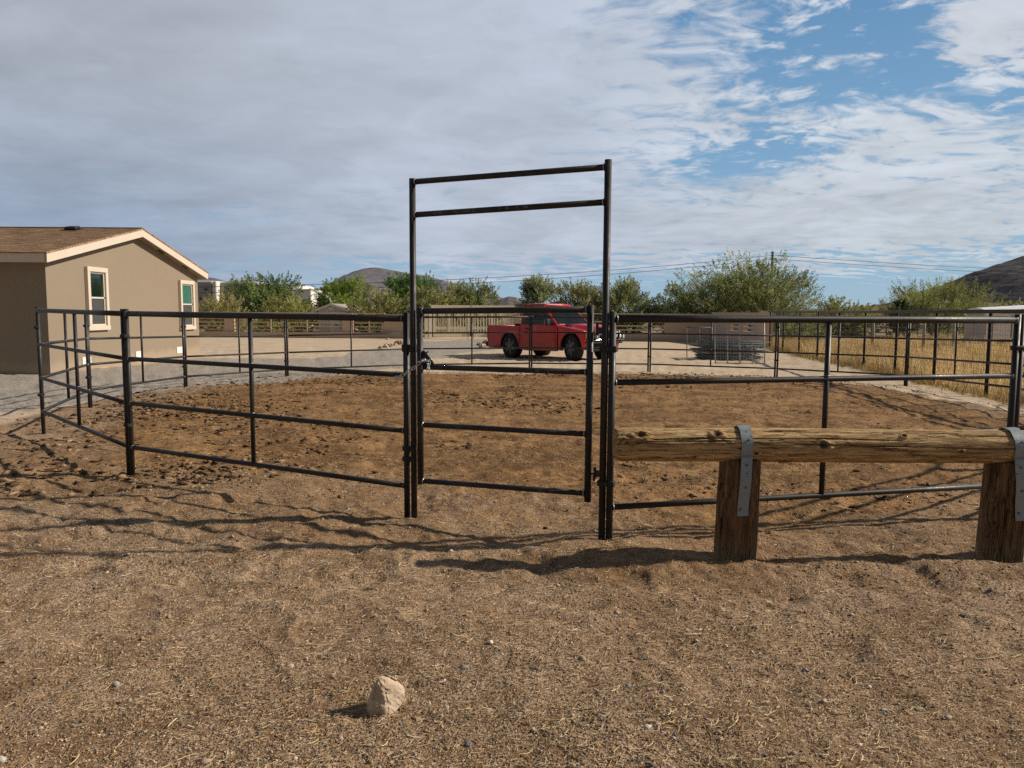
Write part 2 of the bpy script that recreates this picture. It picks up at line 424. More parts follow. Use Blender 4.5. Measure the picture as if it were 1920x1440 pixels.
# ------------------------------------------------------------------ the ground
def ground_material():
    m, g = new_mat('dirt_and_gravel')
    P = g.node('ShaderNodeNewGeometry').outputs['Position']
    x, y, z = g.sep(P)
    P2 = g.comb(x, y, 0.0)
    at_ = lambda n: g.node('ShaderNodeAttribute', attribute_name=n).outputs['Fac']
    pen, grav, sand, dry, wild = at_('pen'), at_('gravel'), at_('sand'), at_('dry'), at_('wild')
    wp = g.vm('ADD', P2, g.scale(g.vm('SUBTRACT', g.noise(P2, 9.0, 3, color=True), (0.5, 0.5, 0.5)), (0.16, 0.16, 0)))
    n_l = g.noise(P2, 0.55, 4, 0.6); n_m = g.noise(wp, 2.6, 6, 0.62); n_s = g.noise(P2, 17.0, 5, 0.65); n_f = g.noise(P2, 70.0, 3, 0.7)
    # grit: cells of several sizes, each with its own stone colour
    def stones(sc):
        c = g.sep(g.voro(P2, sc, 'F1', 'Color'))
        return c[0], c[1]
    a1, b1 = stones(150.0); a2, b2 = stones(62.0)
    d1 = g.voro(P2, 150.0); d2 = g.voro(P2, 62.0)
    stone = g.ramp(a1, [(0.0, (0.035, 0.026, 0.020)), (0.20, (0.120, 0.080, 0.048)), (0.40, (0.262, 0.168, 0.102)), (0.62, (0.400, 0.272, 0.172)), (0.86, (0.530, 0.400, 0.275)), (1.0, (0.68, 0.57, 0.45))])
    stone2 = g.ramp(a2, [(0.0, (0.13, 0.10, 0.08)), (0.3, (0.30, 0.22, 0.145)), (0.6, (0.36, 0.305, 0.24)), (0.85, (0.44, 0.36, 0.28)), (1.0, (0.58, 0.52, 0.45))])
    pn_ = g.noise(g.vm('ADD', wp, (3.0, 11.0, 0.0)), 2.0, 7, 0.68, 0.5)
    dirt = g.mix(g.rng(n_m, 0.32, 0.70), (0.220, 0.122, 0.060), (0.430, 0.272, 0.152))
    fore = g.mix(g.rng(g.m('ADD', n_l, g.m('MULTIPLY', n_s, 0.55)), 0.54, 1.00, 0.36, 0.90), dirt, stone)
    fore = g.mix(g.rng(g.m('ADD', g.m('MULTIPLY', pn_, 0.7), g.m('MULTIPLY', n_s, 0.5)), 0.56, 0.70, 0.0, 0.62), fore, (0.165, 0.092, 0.042))
    fore = g.mix(g.m('MULTIPLY', g.rng(b2, 0.80, 0.86), g.rng(d2, 0.45, 0.30)), fore, stone2)
    # pen: trodden brown soil with darker manure crumbs drawn out in patches
    pn = g.noise(g.vm('ADD', wp, (7.0, 3.0, 0.0)), 1.5, 7, 0.66, 0.6)
    pn2 = g.noise(wp, 8.5, 6, 0.7, 0.4)
    soil = g.mix(g.rng(n_m, 0.3, 0.72), (0.215, 0.108, 0.040), (0.390, 0.218, 0.086))
    soil = g.mix(g.rng(n_s, 0.40, 0.72, 0.0, 0.6), soil, g.mix(0.5, stone, (0.40, 0.26, 0.13)))
    dung = g.mix(n_f, (0.064, 0.031, 0.012), (0.150, 0.078, 0.031))
    soil = g.mix(g.m('MULTIPLY', g.rng(g.m('ADD', pn, g.m('MULTIPLY', g.m('SUBTRACT', pn2, 0.5), 0.75)), 0.46, 0.66), 0.85), soil, dung)
    soil = g.mix(g.m('MULTIPLY', g.rng(g.noise(g.vm('ADD', wp, (21.0, 8.0, 0.0)), 0.62, 6, 0.62, 0.8), 0.50, 0.62), 0.50), soil, (0.118, 0.062, 0.026))
    crumb = g.noise(g.scale(wp, (0.8, 1.0, 1)), 21.0, 7, 0.78, 0.6)
    soil = g.mix(g.m('MULTIPLY', g.rng(crumb, 0.52, 0.63), g.rng(n_l, 0.34, 0.62, 0.25, 0.95)), soil, dung)
    soil = g.mix(g.m('MULTIPLY', g.rng(crumb, 0.44, 0.36), 0.5), soil, (0.50, 0.315, 0.140))
    pmask = g.rng(g.m('ADD', pen, g.m('MULTIPLY', g.m('SUBTRACT', pn2, 0.5), 0.7)), 0.30, 0.72)
    c = g.mix(pmask, fore, soil)
    # pale sand of the yard
    sn = g.noise(P2, 1.1, 6, 0.6); sn2 = g.noise(P2, 24.0, 4, 0.7)
    sandc = g.mix(g.rng(sn, 0.3, 0.7), (0.500, 0.385, 0.270), (0.610, 0.490, 0.360))
    sandc = g.mix(g.rng(sn2, 0.35, 0.7, 0.0, 0.35), sandc, (0.33, 0.235, 0.15))
    smask = g.rng(g.m('ADD', sand, g.m('MULTIPLY', g.m('SUBTRACT', pn, 0.5), 0.8)), 0.35, 0.62)
    c = g.mix(smask, c, sandc)
    # grey crushed stone of the driveway
    gc = g.sep(g.voro(P2, 34.0, 'F1', 'Color'))
    gr = g.ramp(gc[0], [(0.0, (0.135, 0.115, 0.098)), (0.35, (0.275, 0.242, 0.210)), (0.7, (0.370, 0.325, 0.283)), (1.0, (0.50, 0.45, 0.395))])
    gr = g.mix(g.rng(g.noise(P2, 0.8, 4), 0.35, 0.7, 0.0, 0.55), gr, (0.375, 0.318, 0.262))
    gmask = g.rng(g.m('ADD', grav, g.m('MULTIPLY', g.m('SUBTRACT', n_m, 0.5), 0.5)), 0.38, 0.60)
    c = g.mix(gmask, c, gr)
    c = g.mix(g.rng(g.m('ADD', dry, g.m('MULTIPLY', g.m('SUBTRACT', n_m, 0.5), 0.5)), 0.3, 0.7), c, g.mix(n_m, (0.30, 0.185, 0.07), (0.46, 0.31, 0.13)))
    c = g.mix(wild, c, g.mix(g.noise(P2, 0.05, 6), (0.16, 0.135, 0.075), (0.34, 0.26, 0.17)))
    # relief: grit near, clods in the pen
    inv = g.m('SUBTRACT', 1.0, d1); inv2 = g.m('MULTIPLY', g.rng(d2, 0.5, 0.1), g.rng(b2, 0.55, 0.8))
    h = g.m('ADD', g.m('MULTIPLY', inv, 0.0042), g.m('MULTIPLY', inv2, 0.006))
    h = g.m('ADD', h, g.m('MULTIPLY', n_s, 0.020))
    h = g.m('ADD', h, g.m('MULTIPLY', n_f, 0.006))
    h = g.m('ADD', h, g.m('MULTIPLY', g.m('MULTIPLY', g.m('ADD', pn2, g.m('MULTIPLY', crumb, -0.35)), pmask), 0.035))
    h = g.m('MULTIPLY', h, g.m('SUBTRACT', 1.0, g.m('MULTIPLY', smask, 0.55)))
    return finish(m, g, c, 0.95, 0.0, h, 0.75, 1.0, 0.15)


GRAVEL_PX = [(-260, 735), (-200, 800), (0, 775), (95, 768), (215, 745), (345, 728), (545, 713), (650, 701), (760, 691), (850, 664), (945, 655), (960, 641),
             (925, 637.5), (800, 639), (752, 652), (690, 659), (600, 671), (470, 672), (372, 671), (92, 702), (-200, 706)]


def build_ground():
    # rings: finer near the camera
    rr = [0.25]
    while rr[-1] < 9000: rr.append(rr[-1] + min(max(0.0011 * rr[-1] ** 2, 0.014), 0.11 * rr[-1], 500))
    rr = np.array(rr)
    th = np.concatenate([np.arange(-50, 50, 0.19), np.arange(50, 310, 4.0)]) * math.pi / 180      # from +Y towards +X
    nr, nth = len(rr), len(th)
    X = rr[:, None] * np.sin(th)[None, :]; Y = rr[:, None] * np.cos(th)[None, :]
    x = np.append(X.ravel(), 0.0); y = np.append(Y.ravel(), 0.0)
    z = ground_z(x, y)
    i = np.arange(nr - 1)[:, None]; j = np.arange(nth)[None, :]; j2 = (j + 1) % nth
    f = np.stack([i * nth + j, i * nth + j2, (i + 1) * nth + j2, (i + 1) * nth + j], -1).reshape(-1, 4)[:, ::-1]
    me = np_mesh('ground', np.stack([x, y, z], 1), f, smooth=True)
    bm = bmesh.new(); bm.from_mesh(me); bm.verts.ensure_lookup_table()
    c = bm.verts[len(x) - 1]
    for k in range(nth): bm.faces.new((bm.verts[k], bm.verts[(k + 1) % nth], c))
    bmesh.ops.recalc_face_normals(bm, faces=bm.faces); bm.to_mesh(me); bm.free()
    if me.polygons[0].normal.z < 0: me.flip_normals()
    me.polygons.foreach_set('use_smooth', np.ones(len(me.polygons), bool))
    sd = seg_dist(x, y, PEN)
    wob = fbm(x * 0.45, y * 0.45, 4, 12)
    inner = sd - 1.15 * sstep(y, 9, 15) * sstep(x, -9, -2)      # the far rim of the ring stands on sand
    pen = sstep(inner + 0.6 * wob, -0.45, 0.35)
    rfr = np.hypot(x, y)
    spill = sstep(rfr + 1.6 * wob, 3.3, 5.6) * (1 - sstep(-sd, 0.6, 2.6)) * (1 - sstep(y, 8.5, 11))
    pen = np.maximum(pen * (0.35 + 0.65 * sstep(sd + 1.5 * wob, -0.3, 2.2)) , 0.50 * spill)
    gpoly = [tuple(gp(px, py)[:2]) for px, py in GRAVEL_PX]
    grav = sstep(seg_dist(x, y, gpoly) + 0.5 * wob, -0.5, 0.5)
    sand = sstep(-inner + 0.5 * wob, -0.1, 0.9) * sstep(y + 1.2 * wob, 9.2, 12.5)
    # dry grass lot beyond the mesh fence on the right
    dry = sstep(x - (8.3 + 0.108 * y) + 0.35 * wob, -0.7, 0.5) * sstep(y, 9, 13) * (1 - sstep(y, 44, 52))
    wild = sstep(rfr, 50, 62)
    for n, a in (('pen', pen), ('gravel', grav), ('sand', sand), ('dry', dry), ('wild', wild)):
        me.attributes.new(n, 'FLOAT', 'POINT').data.foreach_set('value', a.astype(np.float32))
    o = mesh_obj('ground', me, ground_material())
    tag(o, kind='structure')


build_ground()


def tint_material(name, rough=0.9, bstr=0.0, bscale=60, transl=None, var=0.0):
    m, g = new_mat(name)
    c = g.node('ShaderNodeAttribute', attribute_name='tint').outputs['Color']
    P = g.node('ShaderNodeTexCoord').outputs['Object']
    if var: c = g.mix(1.0, c, g.ramp(g.noise(P, bscale, 4, 0.65), [(0.25, (1 - var,) * 3), (0.75, (1 + var,) * 3)]), 'MULTIPLY')
    return finish(m, g, c, rough, 0, g.noise(P, bscale, 3) if bstr else None, bstr, 0.01, 0.2, 0, transl)


PEBBLE_MAT = tint_material('pebble_stone', 0.9, 0, 120, None, 0.25)
STRAW_MAT = tint_material('straw', 0.8)
CLOD_MAT = tint_material('clod', 1.0, 0.6, 70, None, 0.35)

_ico = bmesh.new(); bmesh.ops.create_icosphere(_ico, subdivisions=1, radius=1.0)
ICO_V = np.array([v.co[:] for v in _ico.verts]); ICO_F = np.array([[v.index for v in f.verts] for f in _ico.faces]); _ico.free()
OCT_V = np.array([(1, 0, 0), (-1, 0, 0), (0, 1, 0), (0, -1, 0), (0, 0, 1), (0, 0, -1)], float)
OCT_F = np.array([(0, 2, 4), (2, 1, 4), (1, 3, 4), (3, 0, 4), (2, 0, 5), (1, 2, 5), (3, 1, 5), (0, 3, 5)])


def scatter_lumps(name, x, y, size, flat, cols, mat, sink=0.25, jit=0.28, stretch=0.5, shape=None):
    n = len(x); V, F = shape or (ICO_V, ICO_F)
    s = size[:, None, None] * (1 + jit * rng.standard_normal((n, len(V), 1)).clip(-1.6, 1.6))
    p = V[None] * s
    p[:, :, 0] *= (1 + stretch * rng.random(n))[:, None]; p[:, :, 2] *= flat[:, None]
    a = rng.random(n) * 6.283; ca, sa = np.cos(a)[:, None], np.sin(a)[:, None]
    px = p[:, :, 0] * ca - p[:, :, 1] * sa; py = p[:, :, 0] * sa + p[:, :, 1] * ca
    zz = ground_z(x, y)
    out = np.stack([px + x[:, None], py + y[:, None], p[:, :, 2] + (zz + size * flat * (1 - 2 * sink))[:, None]], -1).reshape(-1, 3)
    f = (F[None] + (np.arange(n) * len(V))[:, None, None]).reshape(-1, 3)
    me = np_mesh(name, out, f, np.repeat(cols, len(V), 0), smooth=False)
    return tag(mesh_obj(name, me, mat), kind='stuff')


def fan_points(n, r0, r1, half=44, power=1.0):
    """points over a fan of ground in front of the yard gate, thinner with distance"""
    u = rng.random(n); r = 1 / (1 / r0 + u * (1 / r1 - 1 / r0)) if power == 1.0 else r0 + (r1 - r0) * u ** power
    t = (rng.random(n) * 2 - 1) * R(half)
    return r * np.sin(t), r * np.cos(t)


def pal(cols, n, var=0.18):
    c = np.array(cols)[rng.integers(0, len(cols), n)]
    return (c * (1 + var * rng.standard_normal((n, 1)))).clip(0.01, 0.9)


# grit and pebbles
x, y = fan_points(52000, 2.0, 9.0)
keep = (fbm(x * 0.8, y * 0.8, 3, 61) + rng.random(len(x)) * 0.9) > 0.28
x, y = x[keep], y[keep]
n = len(x)
size = (0.0022 + 0.0028 * rng.random(n) ** 2) * (1 + 0.6 * (rng.random(n) > 0.97)) * (0.8 + 0.12 * np.hypot(x, y))
o = scatter_lumps('gravel', x, y, size, 0.55 + 0.3 * rng.random(n),
                  pal([(0.38, 0.255, 0.145), (0.28, 0.175, 0.092), (0.46, 0.33, 0.20), (0.30, 0.25, 0.21), (0.17, 0.105, 0.058), (0.54, 0.43, 0.30), (0.22, 0.20, 0.185), (0.34, 0.21, 0.105)], n), PEBBLE_MAT)
tag(o, 'loose tan and grey grit scattered over the ground before the pen', 'gravel')
x, y = fan_points(420, 2.1, 8.5); n = len(x)
o = scatter_lumps('pebbles', x, y, 0.005 + 0.012 * rng.random(n) ** 3, 0.5 + 0.3 * rng.random(n),
                  pal([(0.42, 0.33, 0.25), (0.32, 0.29, 0.27), (0.50, 0.40, 0.33), (0.24, 0.23, 0.23), (0.45, 0.31, 0.24), (0.55, 0.50, 0.44)], n), PEBBLE_MAT)
tag(o, 'larger rounded pebbles dotted about the foreground dirt', 'pebbles')

# straw and dead stalks
def strips(name, x, y, L, w, cols, mat, lift, seg=3, curl=0.5):
    n = len(x); a = rng.random(n) * 6.283; k = (rng.random(n) - 0.5) * 2 * curl
    t = np.linspace(-0.5, 0.5, seg + 1)
    ang = a[:, None] + k[:, None] * t[None]
    step = L[:, None] / seg
    cx = np.cumsum(np.cos(ang) * step, 1); cy = np.cumsum(np.sin(ang) * step, 1)
    cx += x[:, None]; cy += y[:, None]
    zz = ground_z(cx.ravel(), cy.ravel()).reshape(cx.shape) + lift + (rng.random(n) * 0.006)[:, None] + np.abs(t)[None] * (rng.random(n) * 0.012)[:, None]
    nx, ny = -np.sin(ang) * w[:, None], np.cos(ang) * w[:, None]
    top = np.stack([cx, cy, zz + w[:, None]], -1)
    lft = np.stack([cx + nx, cy + ny, zz], -1); rgt = np.stack([cx - nx, cy - ny, zz], -1)
    v = np.stack([lft, top, rgt], 2).reshape(-1, 3)                # n, seg+1, 3
    base = (np.arange(n) * (seg + 1) * 3)[:, None, None, None]
    i = np.arange(seg)[None, :, None, None] * 3
    f = base + i + np.array([[0, 1, 4, 3], [1, 2, 5, 4]])[None, None]
    me = np_mesh(name, v, f.reshape(-1, 4), np.repeat(cols, (seg + 1) * 3, 0))
    return tag(mesh_obj(name, me, mat), kind='stuff')


x, y = fan_points(15000, 2.1, 16.0)
keep = rng.random(len(x)) < 0.25 + 0.75 * sstep(fbm(x * 0.6 + 4, y * 0.6, 3, 71) + 0.25 * (x > 0.2), -0.1, 0.5)
x, y = x[keep], y[keep]; n = len(x)
o = strips('straw', x, y, 0.02 + 0.05 * rng.random(n) ** 2, np.full(n, 0.0014) * (0.7 + 0.8 * rng.random(n)),
           pal([(0.60, 0.46, 0.25), (0.50, 0.36, 0.17), (0.70, 0.58, 0.36), (0.40, 0.27, 0.12), (0.20, 0.12, 0.055)], n), STRAW_MAT, 0.002, 3, 1.0)
tag(o, 'short bits of dry straw and stalk strewn on the dirt', 'straw')

x, y = fan_points(150000, 2.0, 17.0); n = len(x)
keep = rng.random(n) < 0.30 + 0.70 * sstep(fbm(x * 0.9 + 14, y * 0.9, 4, 73), -0.25, 0.35)
x, y = x[keep], y[keep]; n = len(x); far_ = 1 + 0.10 * np.hypot(x, y)
o = strips('chaff', x, y, (0.006 + 0.020 * rng.random(n) ** 2) * far_, 0.0006 * (0.7 + 0.9 * rng.random(n)) * far_,
           pal([(0.49, 0.355, 0.225), (0.41, 0.27, 0.155), (0.55, 0.435, 0.31), (0.30, 0.18, 0.095), (0.14, 0.075, 0.035), (0.09, 0.05, 0.026), (0.62, 0.52, 0.37)], n), STRAW_MAT, 0.0015, 1, 0.3)
tag(o, 'fine chaff and broken straw trodden into the dirt everywhere', 'chaff')

# manure crumbs and clods in the pen
def in_ring(n, lo=-0.4):
    xs, ys = [], []
    while sum(map(len, xs)) < n:
        a = rng.random(4 * n) * 18 - 8.2; b = rng.random(4 * n) * 17 + 5.2
        ok = seg_dist(a, b, PEN) > lo
        xs.append(a[ok]); ys.append(b[ok])
    return np.concatenate(xs)[:n], np.concatenate(ys)[:n]


x, y = in_ring(26000)
patch = fbm(x * 0.75, y * 0.75, 4, 91)
rim = np.exp(-((seg_dist(x, y, PEN) - 1.2) / 0.8) ** 2) * (x < 4)
keep = rng.random(len(x)) < (0.012 + 0.95 * sstep(patch + 0.45 * rim, 0.24, 0.62))
x, y = x[keep], y[keep]; n = len(x)
size = 0.006 + 0.024 * rng.random(n) ** 4 + 0.008 * rng.random(n) * (y > 9)
o = scatter_lumps('manure_clods', x, y, size, 0.22 + 0.35 * rng.random(n),
                  pal([(0.095, 0.052, 0.025), (0.150, 0.085, 0.040), (0.065, 0.036, 0.018), (0.215, 0.128, 0.060), (0.28, 0.175, 0.085)], n), CLOD_MAT, 0.3, 0.5, 1.6)
tag(o, 'dark crumbly manure clods trodden into the pen floor', 'manure')
x, y = in_ring(60000, -0.2)
patch = fbm(x * 0.75, y * 0.75, 4, 91) + 0.5 * fbm(x * 2.3, y * 2.3, 3, 92)
keep = rng.random(len(x)) < (0.10 + 0.9 * sstep(patch, 0.0, 0.6)); x, y = x[keep], y[keep]; n = len(x)
o = scatter_lumps('manure_crumbs', x, y, (0.0035 + 0.007 * rng.random(n) ** 2) * (0.6 + 0.05 * y), 0.45 + 0.4 * rng.random(n),
                  pal([(0.10, 0.052, 0.024), (0.16, 0.088, 0.040), (0.065, 0.036, 0.018), (0.25, 0.145, 0.066), (0.40, 0.265, 0.13)], n), CLOD_MAT, 0.3, 0.3, 1.6, (OCT_V, OCT_F))
tag(o, 'small dark crumbs of broken manure peppered over the pen floor', 'manure')
# big flakes heaped near the far-left rim and by the corner post
cx = np.array([gp(a, b)[:2] for a, b in ((300, 745), (352, 750), (420, 722), (480, 716), (545, 722), (640, 712), (700, 716), (300, 772), (380, 765), (470, 742), (500, 768), (445, 792),
                                         (395, 808), (250, 790), (120, 790), (55, 880), (85, 905), (395, 878), (420, 872), (360, 884), (330, 886), (960, 755), (1010, 760), (890, 752), (1060, 765),
                                         (1260, 702), (1330, 708), (1240, 720), (720, 706), (60, 840), (150, 830))])
NFL = 4200
k = rng.integers(0, len(cx), NFL)
spread = 0.12 + 0.032 * np.hypot(cx[k, 0], cx[k, 1])
x = cx[k, 0] + rng.standard_normal(NFL) * spread; y = cx[k, 1] + rng.standard_normal(NFL) * spread * 1.1
o = scatter_lumps('manure_flakes', x, y, 0.006 + 0.030 * rng.random(NFL) ** 3.0, 0.25 + 0.35 * rng.random(NFL),
                  pal([(0.085, 0.048, 0.024), (0.135, 0.080, 0.040), (0.23, 0.145, 0.075), (0.055, 0.034, 0.02), (0.30, 0.20, 0.11)], NFL), CLOD_MAT, 0.25, 0.6, 1.3)
tag(o, 'larger dark flakes of dried manure heaped in patches along the pen edge', 'manure')
# ------------------------------------------------------------------ pipe pen
def steel_material():
    m, g = new_mat('dark_pipe_steel')
    P = g.node('ShaderNodeNewGeometry').outputs['Position']
    n = g.noise(P, 9.0, 5, 0.65); n2 = g.noise(g.vm('MULTIPLY', P, (1, 1, 0.25)), 60.0, 4, 0.6)
    c = g.mix(g.rng(n, 0.35, 0.7), (0.013, 0.012, 0.013), (0.032, 0.026, 0.024))
    c = g.mix(g.rng(n2, 0.60, 0.80, 0.0, 0.4), c, (0.085, 0.050, 0.032))
    return finish(m, g, c, g.rng(n2, 0.3, 0.7, 0.42, 0.62), 0.0, n2, 0.08, 0.004, 0.45)


STEEL = steel_material()
WELD = plain('weld_bead', (0.30, 0.29, 0.28), 0.4, 0.7, 0.3, 40)
CLAMPM = plain('dull_clamp_steel', (0.022, 0.019, 0.018), 0.8, 0, 0.3, 30)
GALV = plain('galvanised_chain', (0.62, 0.63, 0.64), 0.35, 0.35, 0.15, 40)
FAINT = plain('pipe_stencil_ink', (0.23, 0.23, 0.22), 0.7, 0, 0.3, 50)


def pen_panel(A, B, za, zb, label, name='pen_fence'):
    """one pipe panel: two posts, four rails, a stay and the clamps that pin it to its neighbour"""
    A, B = Vector((*A, 0)), Vector((*B, 0)); e = (B - A).normalized(); L = (B - A).length
    base = A.copy(); base.z = gz1(A.x, A.y)
    t = thing(name, label, 'pen panel', base, 0, 'pipe panels of the round pen')
    a, b = A + e * 0.031, B - e * 0.031
    for p, zt in ((a, za), (b, zb)):
        zg = gz1(p.x, p.y) - 0.06
        MB(base).tube([(p.x, p.y, zg), (p.x, p.y, zt + 0.046)], 0.0245, 14).build('post', STEEL, t)
    for k, dzr in enumerate((0, -0.44, -0.88, -1.32)):
        r = 0.0265 if k == 0 else 0.0212
        mb = MB(base)
        p, q = a + Vector((0, 0, za + dzr)), b + Vector((0, 0, zb + dzr))
        d = (q - p).normalized(); p += d * 0.02; q -= d * 0.02
        mb.tube([p + (q - p) * s for s in (0, 0.25, 0.5, 0.75, 1)], r, 14)
        mb.cur = 1
        for w, s in ((p, 1), (q, -1)): mb.tube([w + d * s * 0.002, w + d * s * 0.006, w + d * s * 0.011], [r + 0.004, r + 0.0035, r + 0.0005], 14)
        mb.build('rail', [STEEL, WELD], t)
    mid = (a + b) / 2; zm = (za + zb) / 2
    mb = MB(base).tube([mid + Vector((0, 0, zm - 0.02)), mid + Vector((0, 0, zm - 1.31))], 0.0200, 12)
    mb.cur = 1
    for dzr in (-0.44, -0.88): mb.tube([mid + Vector((0, 0, zm + dzr + 0.027)), mid + Vector((0, 0, zm + dzr + 0.020))], 0.0235, 12)
    mb.build('stay', [STEEL, WELD], t)
    for dzr in (-0.22, -1.10):
        mb = MB(base); c = A + Vector((0, 0, za + dzr)); ang = math.atan2(e.y, e.x)
        mb.rbox(c, (0.118, 0.056, 0.040), 0.008, ang)
        s = Vector((e.y, -e.x, 0)); mb.cyl(c - s * 0.045, c + s * 0.045, 0.008, 8)
        mb.build('clamp', CLAMPM, t)
    return t


PANEL_LABELS = [
    'dark pipe panel beside the chained side of the gate, nearest on the left',
    'dark pipe panel turning away at the near left corner, shadows falling before it',
    'dark pipe panel at the far left edge in front of the tan house corner',
    'dark pipe panel crossing in front of the tan house gable and its windows',
    'dark pipe panel on the grey gravel just right of the tan house',
    'dark pipe panel across the far left with the slatted stucco wall behind it',
    'dark pipe panel in front of the beige driveway gate and red truck bed',
    'dark pipe panel on the far side in front of the red truck cab',
    'dark pipe panel in front of the stacked grey wire panels',
    'dark pipe panel between the wire panel stack and the dry grass',
    'dark pipe panel in front of the dry golden grass at far right',
    'dark pipe panel leaving the picture on the right, before the dry grass',
    'dark pipe panel on the right side of the pen, outside the picture',
    'dark pipe panel at the near right corner, outside the picture',
    'dark pipe panel on the near right behind the log hitching rail']
for i in range(15):
    pen_panel(JOINTS[i], JOINTS[i + 1], TOPZ[i], TOPZ[i + 1], PANEL_LABELS[i])


def pipe_text(txt, A, B, r, along, size, parent, origin, name='stencil_lettering'):
    """stencil letters wrapped onto the camera-facing side of a pipe from A to B"""
    cu = bpy.data.curves.new('tmp_text', 'FONT'); cu.body = txt; cu.size = size; cu.align_y = 'CENTER'
    to = bpy.data.objects.new('tmp_text', cu); COL.objects.link(to)
    bpy.context.view_layer.update()
    me = bpy.data.meshes.new_from_object(to.evaluated_get(bpy.context.evaluated_depsgraph_get()))
    bpy.data.objects.remove(to); bpy.data.curves.remove(cu)
    me.name = name; e = (B - A).normalized(); nrm = Vector((e.y, -e.x, 0)).normalized(); up = e.cross(nrm) * -1
    if up.z < 0: up = -up
    for v in me.vertices:
        s, ang = along + v.co.x, v.co.y / r
        v.co = A + e * s + (nrm * math.cos(ang) + up * math.sin(ang)) * (r + 0.0008) - Vector(origin)
    return mesh_obj(name, me, FAINT, parent)


# the bow-gate frame
FL, FR = Vector((-0.764, 5.93, 0)), Vector((0.641, 5.31, 0))
fb = Vector((FL.x, FL.y, gz1(FL.x, FL.y)))
frame = thing('gate_frame', 'tall dark pipe gate frame with two header bars against the sky', 'gate frame', fb)
for p, top in ((FL, 2.592), (FR, 2.622)):
    MB(fb).tube([(p.x, p.y, gz1(p.x, p.y) - 0.08), (p.x, p.y, top)], 0.0245, 16).build('frame_post', STEEL, frame)
ed = (FR - FL).normalized()
for k, (z0, z1) in enumerate(((2.568, 2.574), (2.322, 2.341))):
    p, q = FL + Vector((0, 0, z0)) + ed * 0.02, FR + Vector((0, 0, z1)) - ed * 0.02
    mb = MB(fb).tube([p, (p + q) / 2, q], 0.0215, 14); mb.cur = 1
    for w, s in ((p, 1), (q, -1)): mb.tube([w + ed * s * 0.003, w + ed * s * 0.008, w + ed * s * 0.013], [0.026, 0.0255, 0.022], 14)
    bar = mb.build('header_bar', [STEEL, WELD], frame)
    if k == 1:
        for wd_, s_ in (('031521', 0.17), ('IN', 0.345), ('LOW', 0.415), ('22', 0.495), ('10', 0.70), ('80', 0.765), ('41', 0.845), ('905', 0.90)):
            pipe_text(wd_, p, q, 0.0215, s_, 0.027, bar, fb)
for p, side in ((FL, Vector((-0.825, 5.97, 0))), (FR, Vector((0.690, 5.290, 0)))):
    for zc in ((1.30, 0.52) if p is FL else (1.345, 0.40)):
        c = (p + side) / 2 + Vector((0, 0, zc)); d = (side - p).normalized()
        mb = MB(fb).rbox(c, (0.122, 0.057, 0.042), 0.008, math.atan2(d.y, d.x))
        s = Vector((d.y, -d.x, 0)); mb.cyl(c - s * 0.048, c + s * 0.048, 0.009, 8)
        mb.build('clamp', CLAMPM, frame)
# hinge lugs on the right-hand post
for zc in (0.47, 1.47):
    c = FR + Vector((-0.045, -0.012, zc))
    mb = MB(fb).box(c + Vector((0.012, 0, 0)), (0.05, 0.012, 0.045)).cyl(c + Vector((-0.012, 0, -0.035)), c + Vector((-0.012, 0, 0.045)), 0.010, 10)
    mb.build('hinge_lug', STEEL, frame)

# the swinging gate leaf
SL, SR = Vector((-0.708, 5.895, 0)), Vector((0.542, 5.355, 0))
lb = Vector((SL.x, SL.y, 0.24))
leaf = thing('pen_gate', 'waist high dark pipe gate with four rails, chained shut inside the tall frame', 'gate', lb)
for p, z0, z1 in ((SL, 0.252, 1.620), (SR, 0.255, 1.645)):
    MB(lb).tube([(p.x, p.y, z0), (p.x, p.y, z1)], 0.0245, 16).build('stile', STEEL, leaf)
ed = (SR - SL).normalized()
for k, (z0, z1) in enumerate(((1.595, 1.614), (1.167, 1.178), (0.719, 0.739), (0.277, 0.313))):
    p, q = SL + Vector((0, 0, z0)) + ed * 0.02, SR + Vector((0, 0, z1)) - ed * 0.02
    mb = MB(lb).tube([p, (p + q) / 2, q], 0.0225 if k == 0 else 0.0205, 14); mb.cur = 1
    for w, s in ((p, 1), (q, -1)): mb.tube([w + ed * s * 0.003, w + ed * s * 0.008, w + ed * s * 0.013], [0.0265, 0.026, 0.022], 14)
    rl = mb.build('rail', [STEEL, WELD], leaf)
    if k == 1: [pipe_text(wd_, p, q, 0.0205, s_, 0.026, rl, lb) for wd_, s_ in (('EX1', 0.94), ('21', 1.03))]
    if k == 3: [pipe_text(wd_, p, q, 0.0205, s_, 0.026, rl, lb) for wd_, s_ in (('EX1', 0.97), ('21', 1.06))]
# triangular latch plate in the corner over the second rail
c = SL + ed * 0.024
pl = [c + Vector((0, -0.004, 1.184)), c + ed * 0.105 + Vector((0, -0.004, 1.186)), c + ed * 0.085 + Vector((0, -0.004, 1.215)), c + ed * 0.012 + Vector((0, -0.004, 1.295)), c + Vector((0, -0.004, 1.295))]
mb = MB(lb).prism(pl, Vector((ed.y, -ed.x, 0)) * -0.008)
mb.tube([c + ed * 0.03 + Vector((0, -0.012, 1.275)), c + ed * 0.05 + Vector((0, -0.012, 1.29))], 0.006, 8)
mb.build('latch_plate', STEEL, leaf)
for zc in (0.46, 1.46):
    c = SR + ed * 0.045 + Vector((0, 0, zc))
    MB(lb).tube([SR + ed * 0.02 + Vector((0, 0, zc)), c, c + Vector((0, 0, -0.05))], 0.009, 8).build('hinge_pin', GALV if zc > 1 else STEEL, leaf)

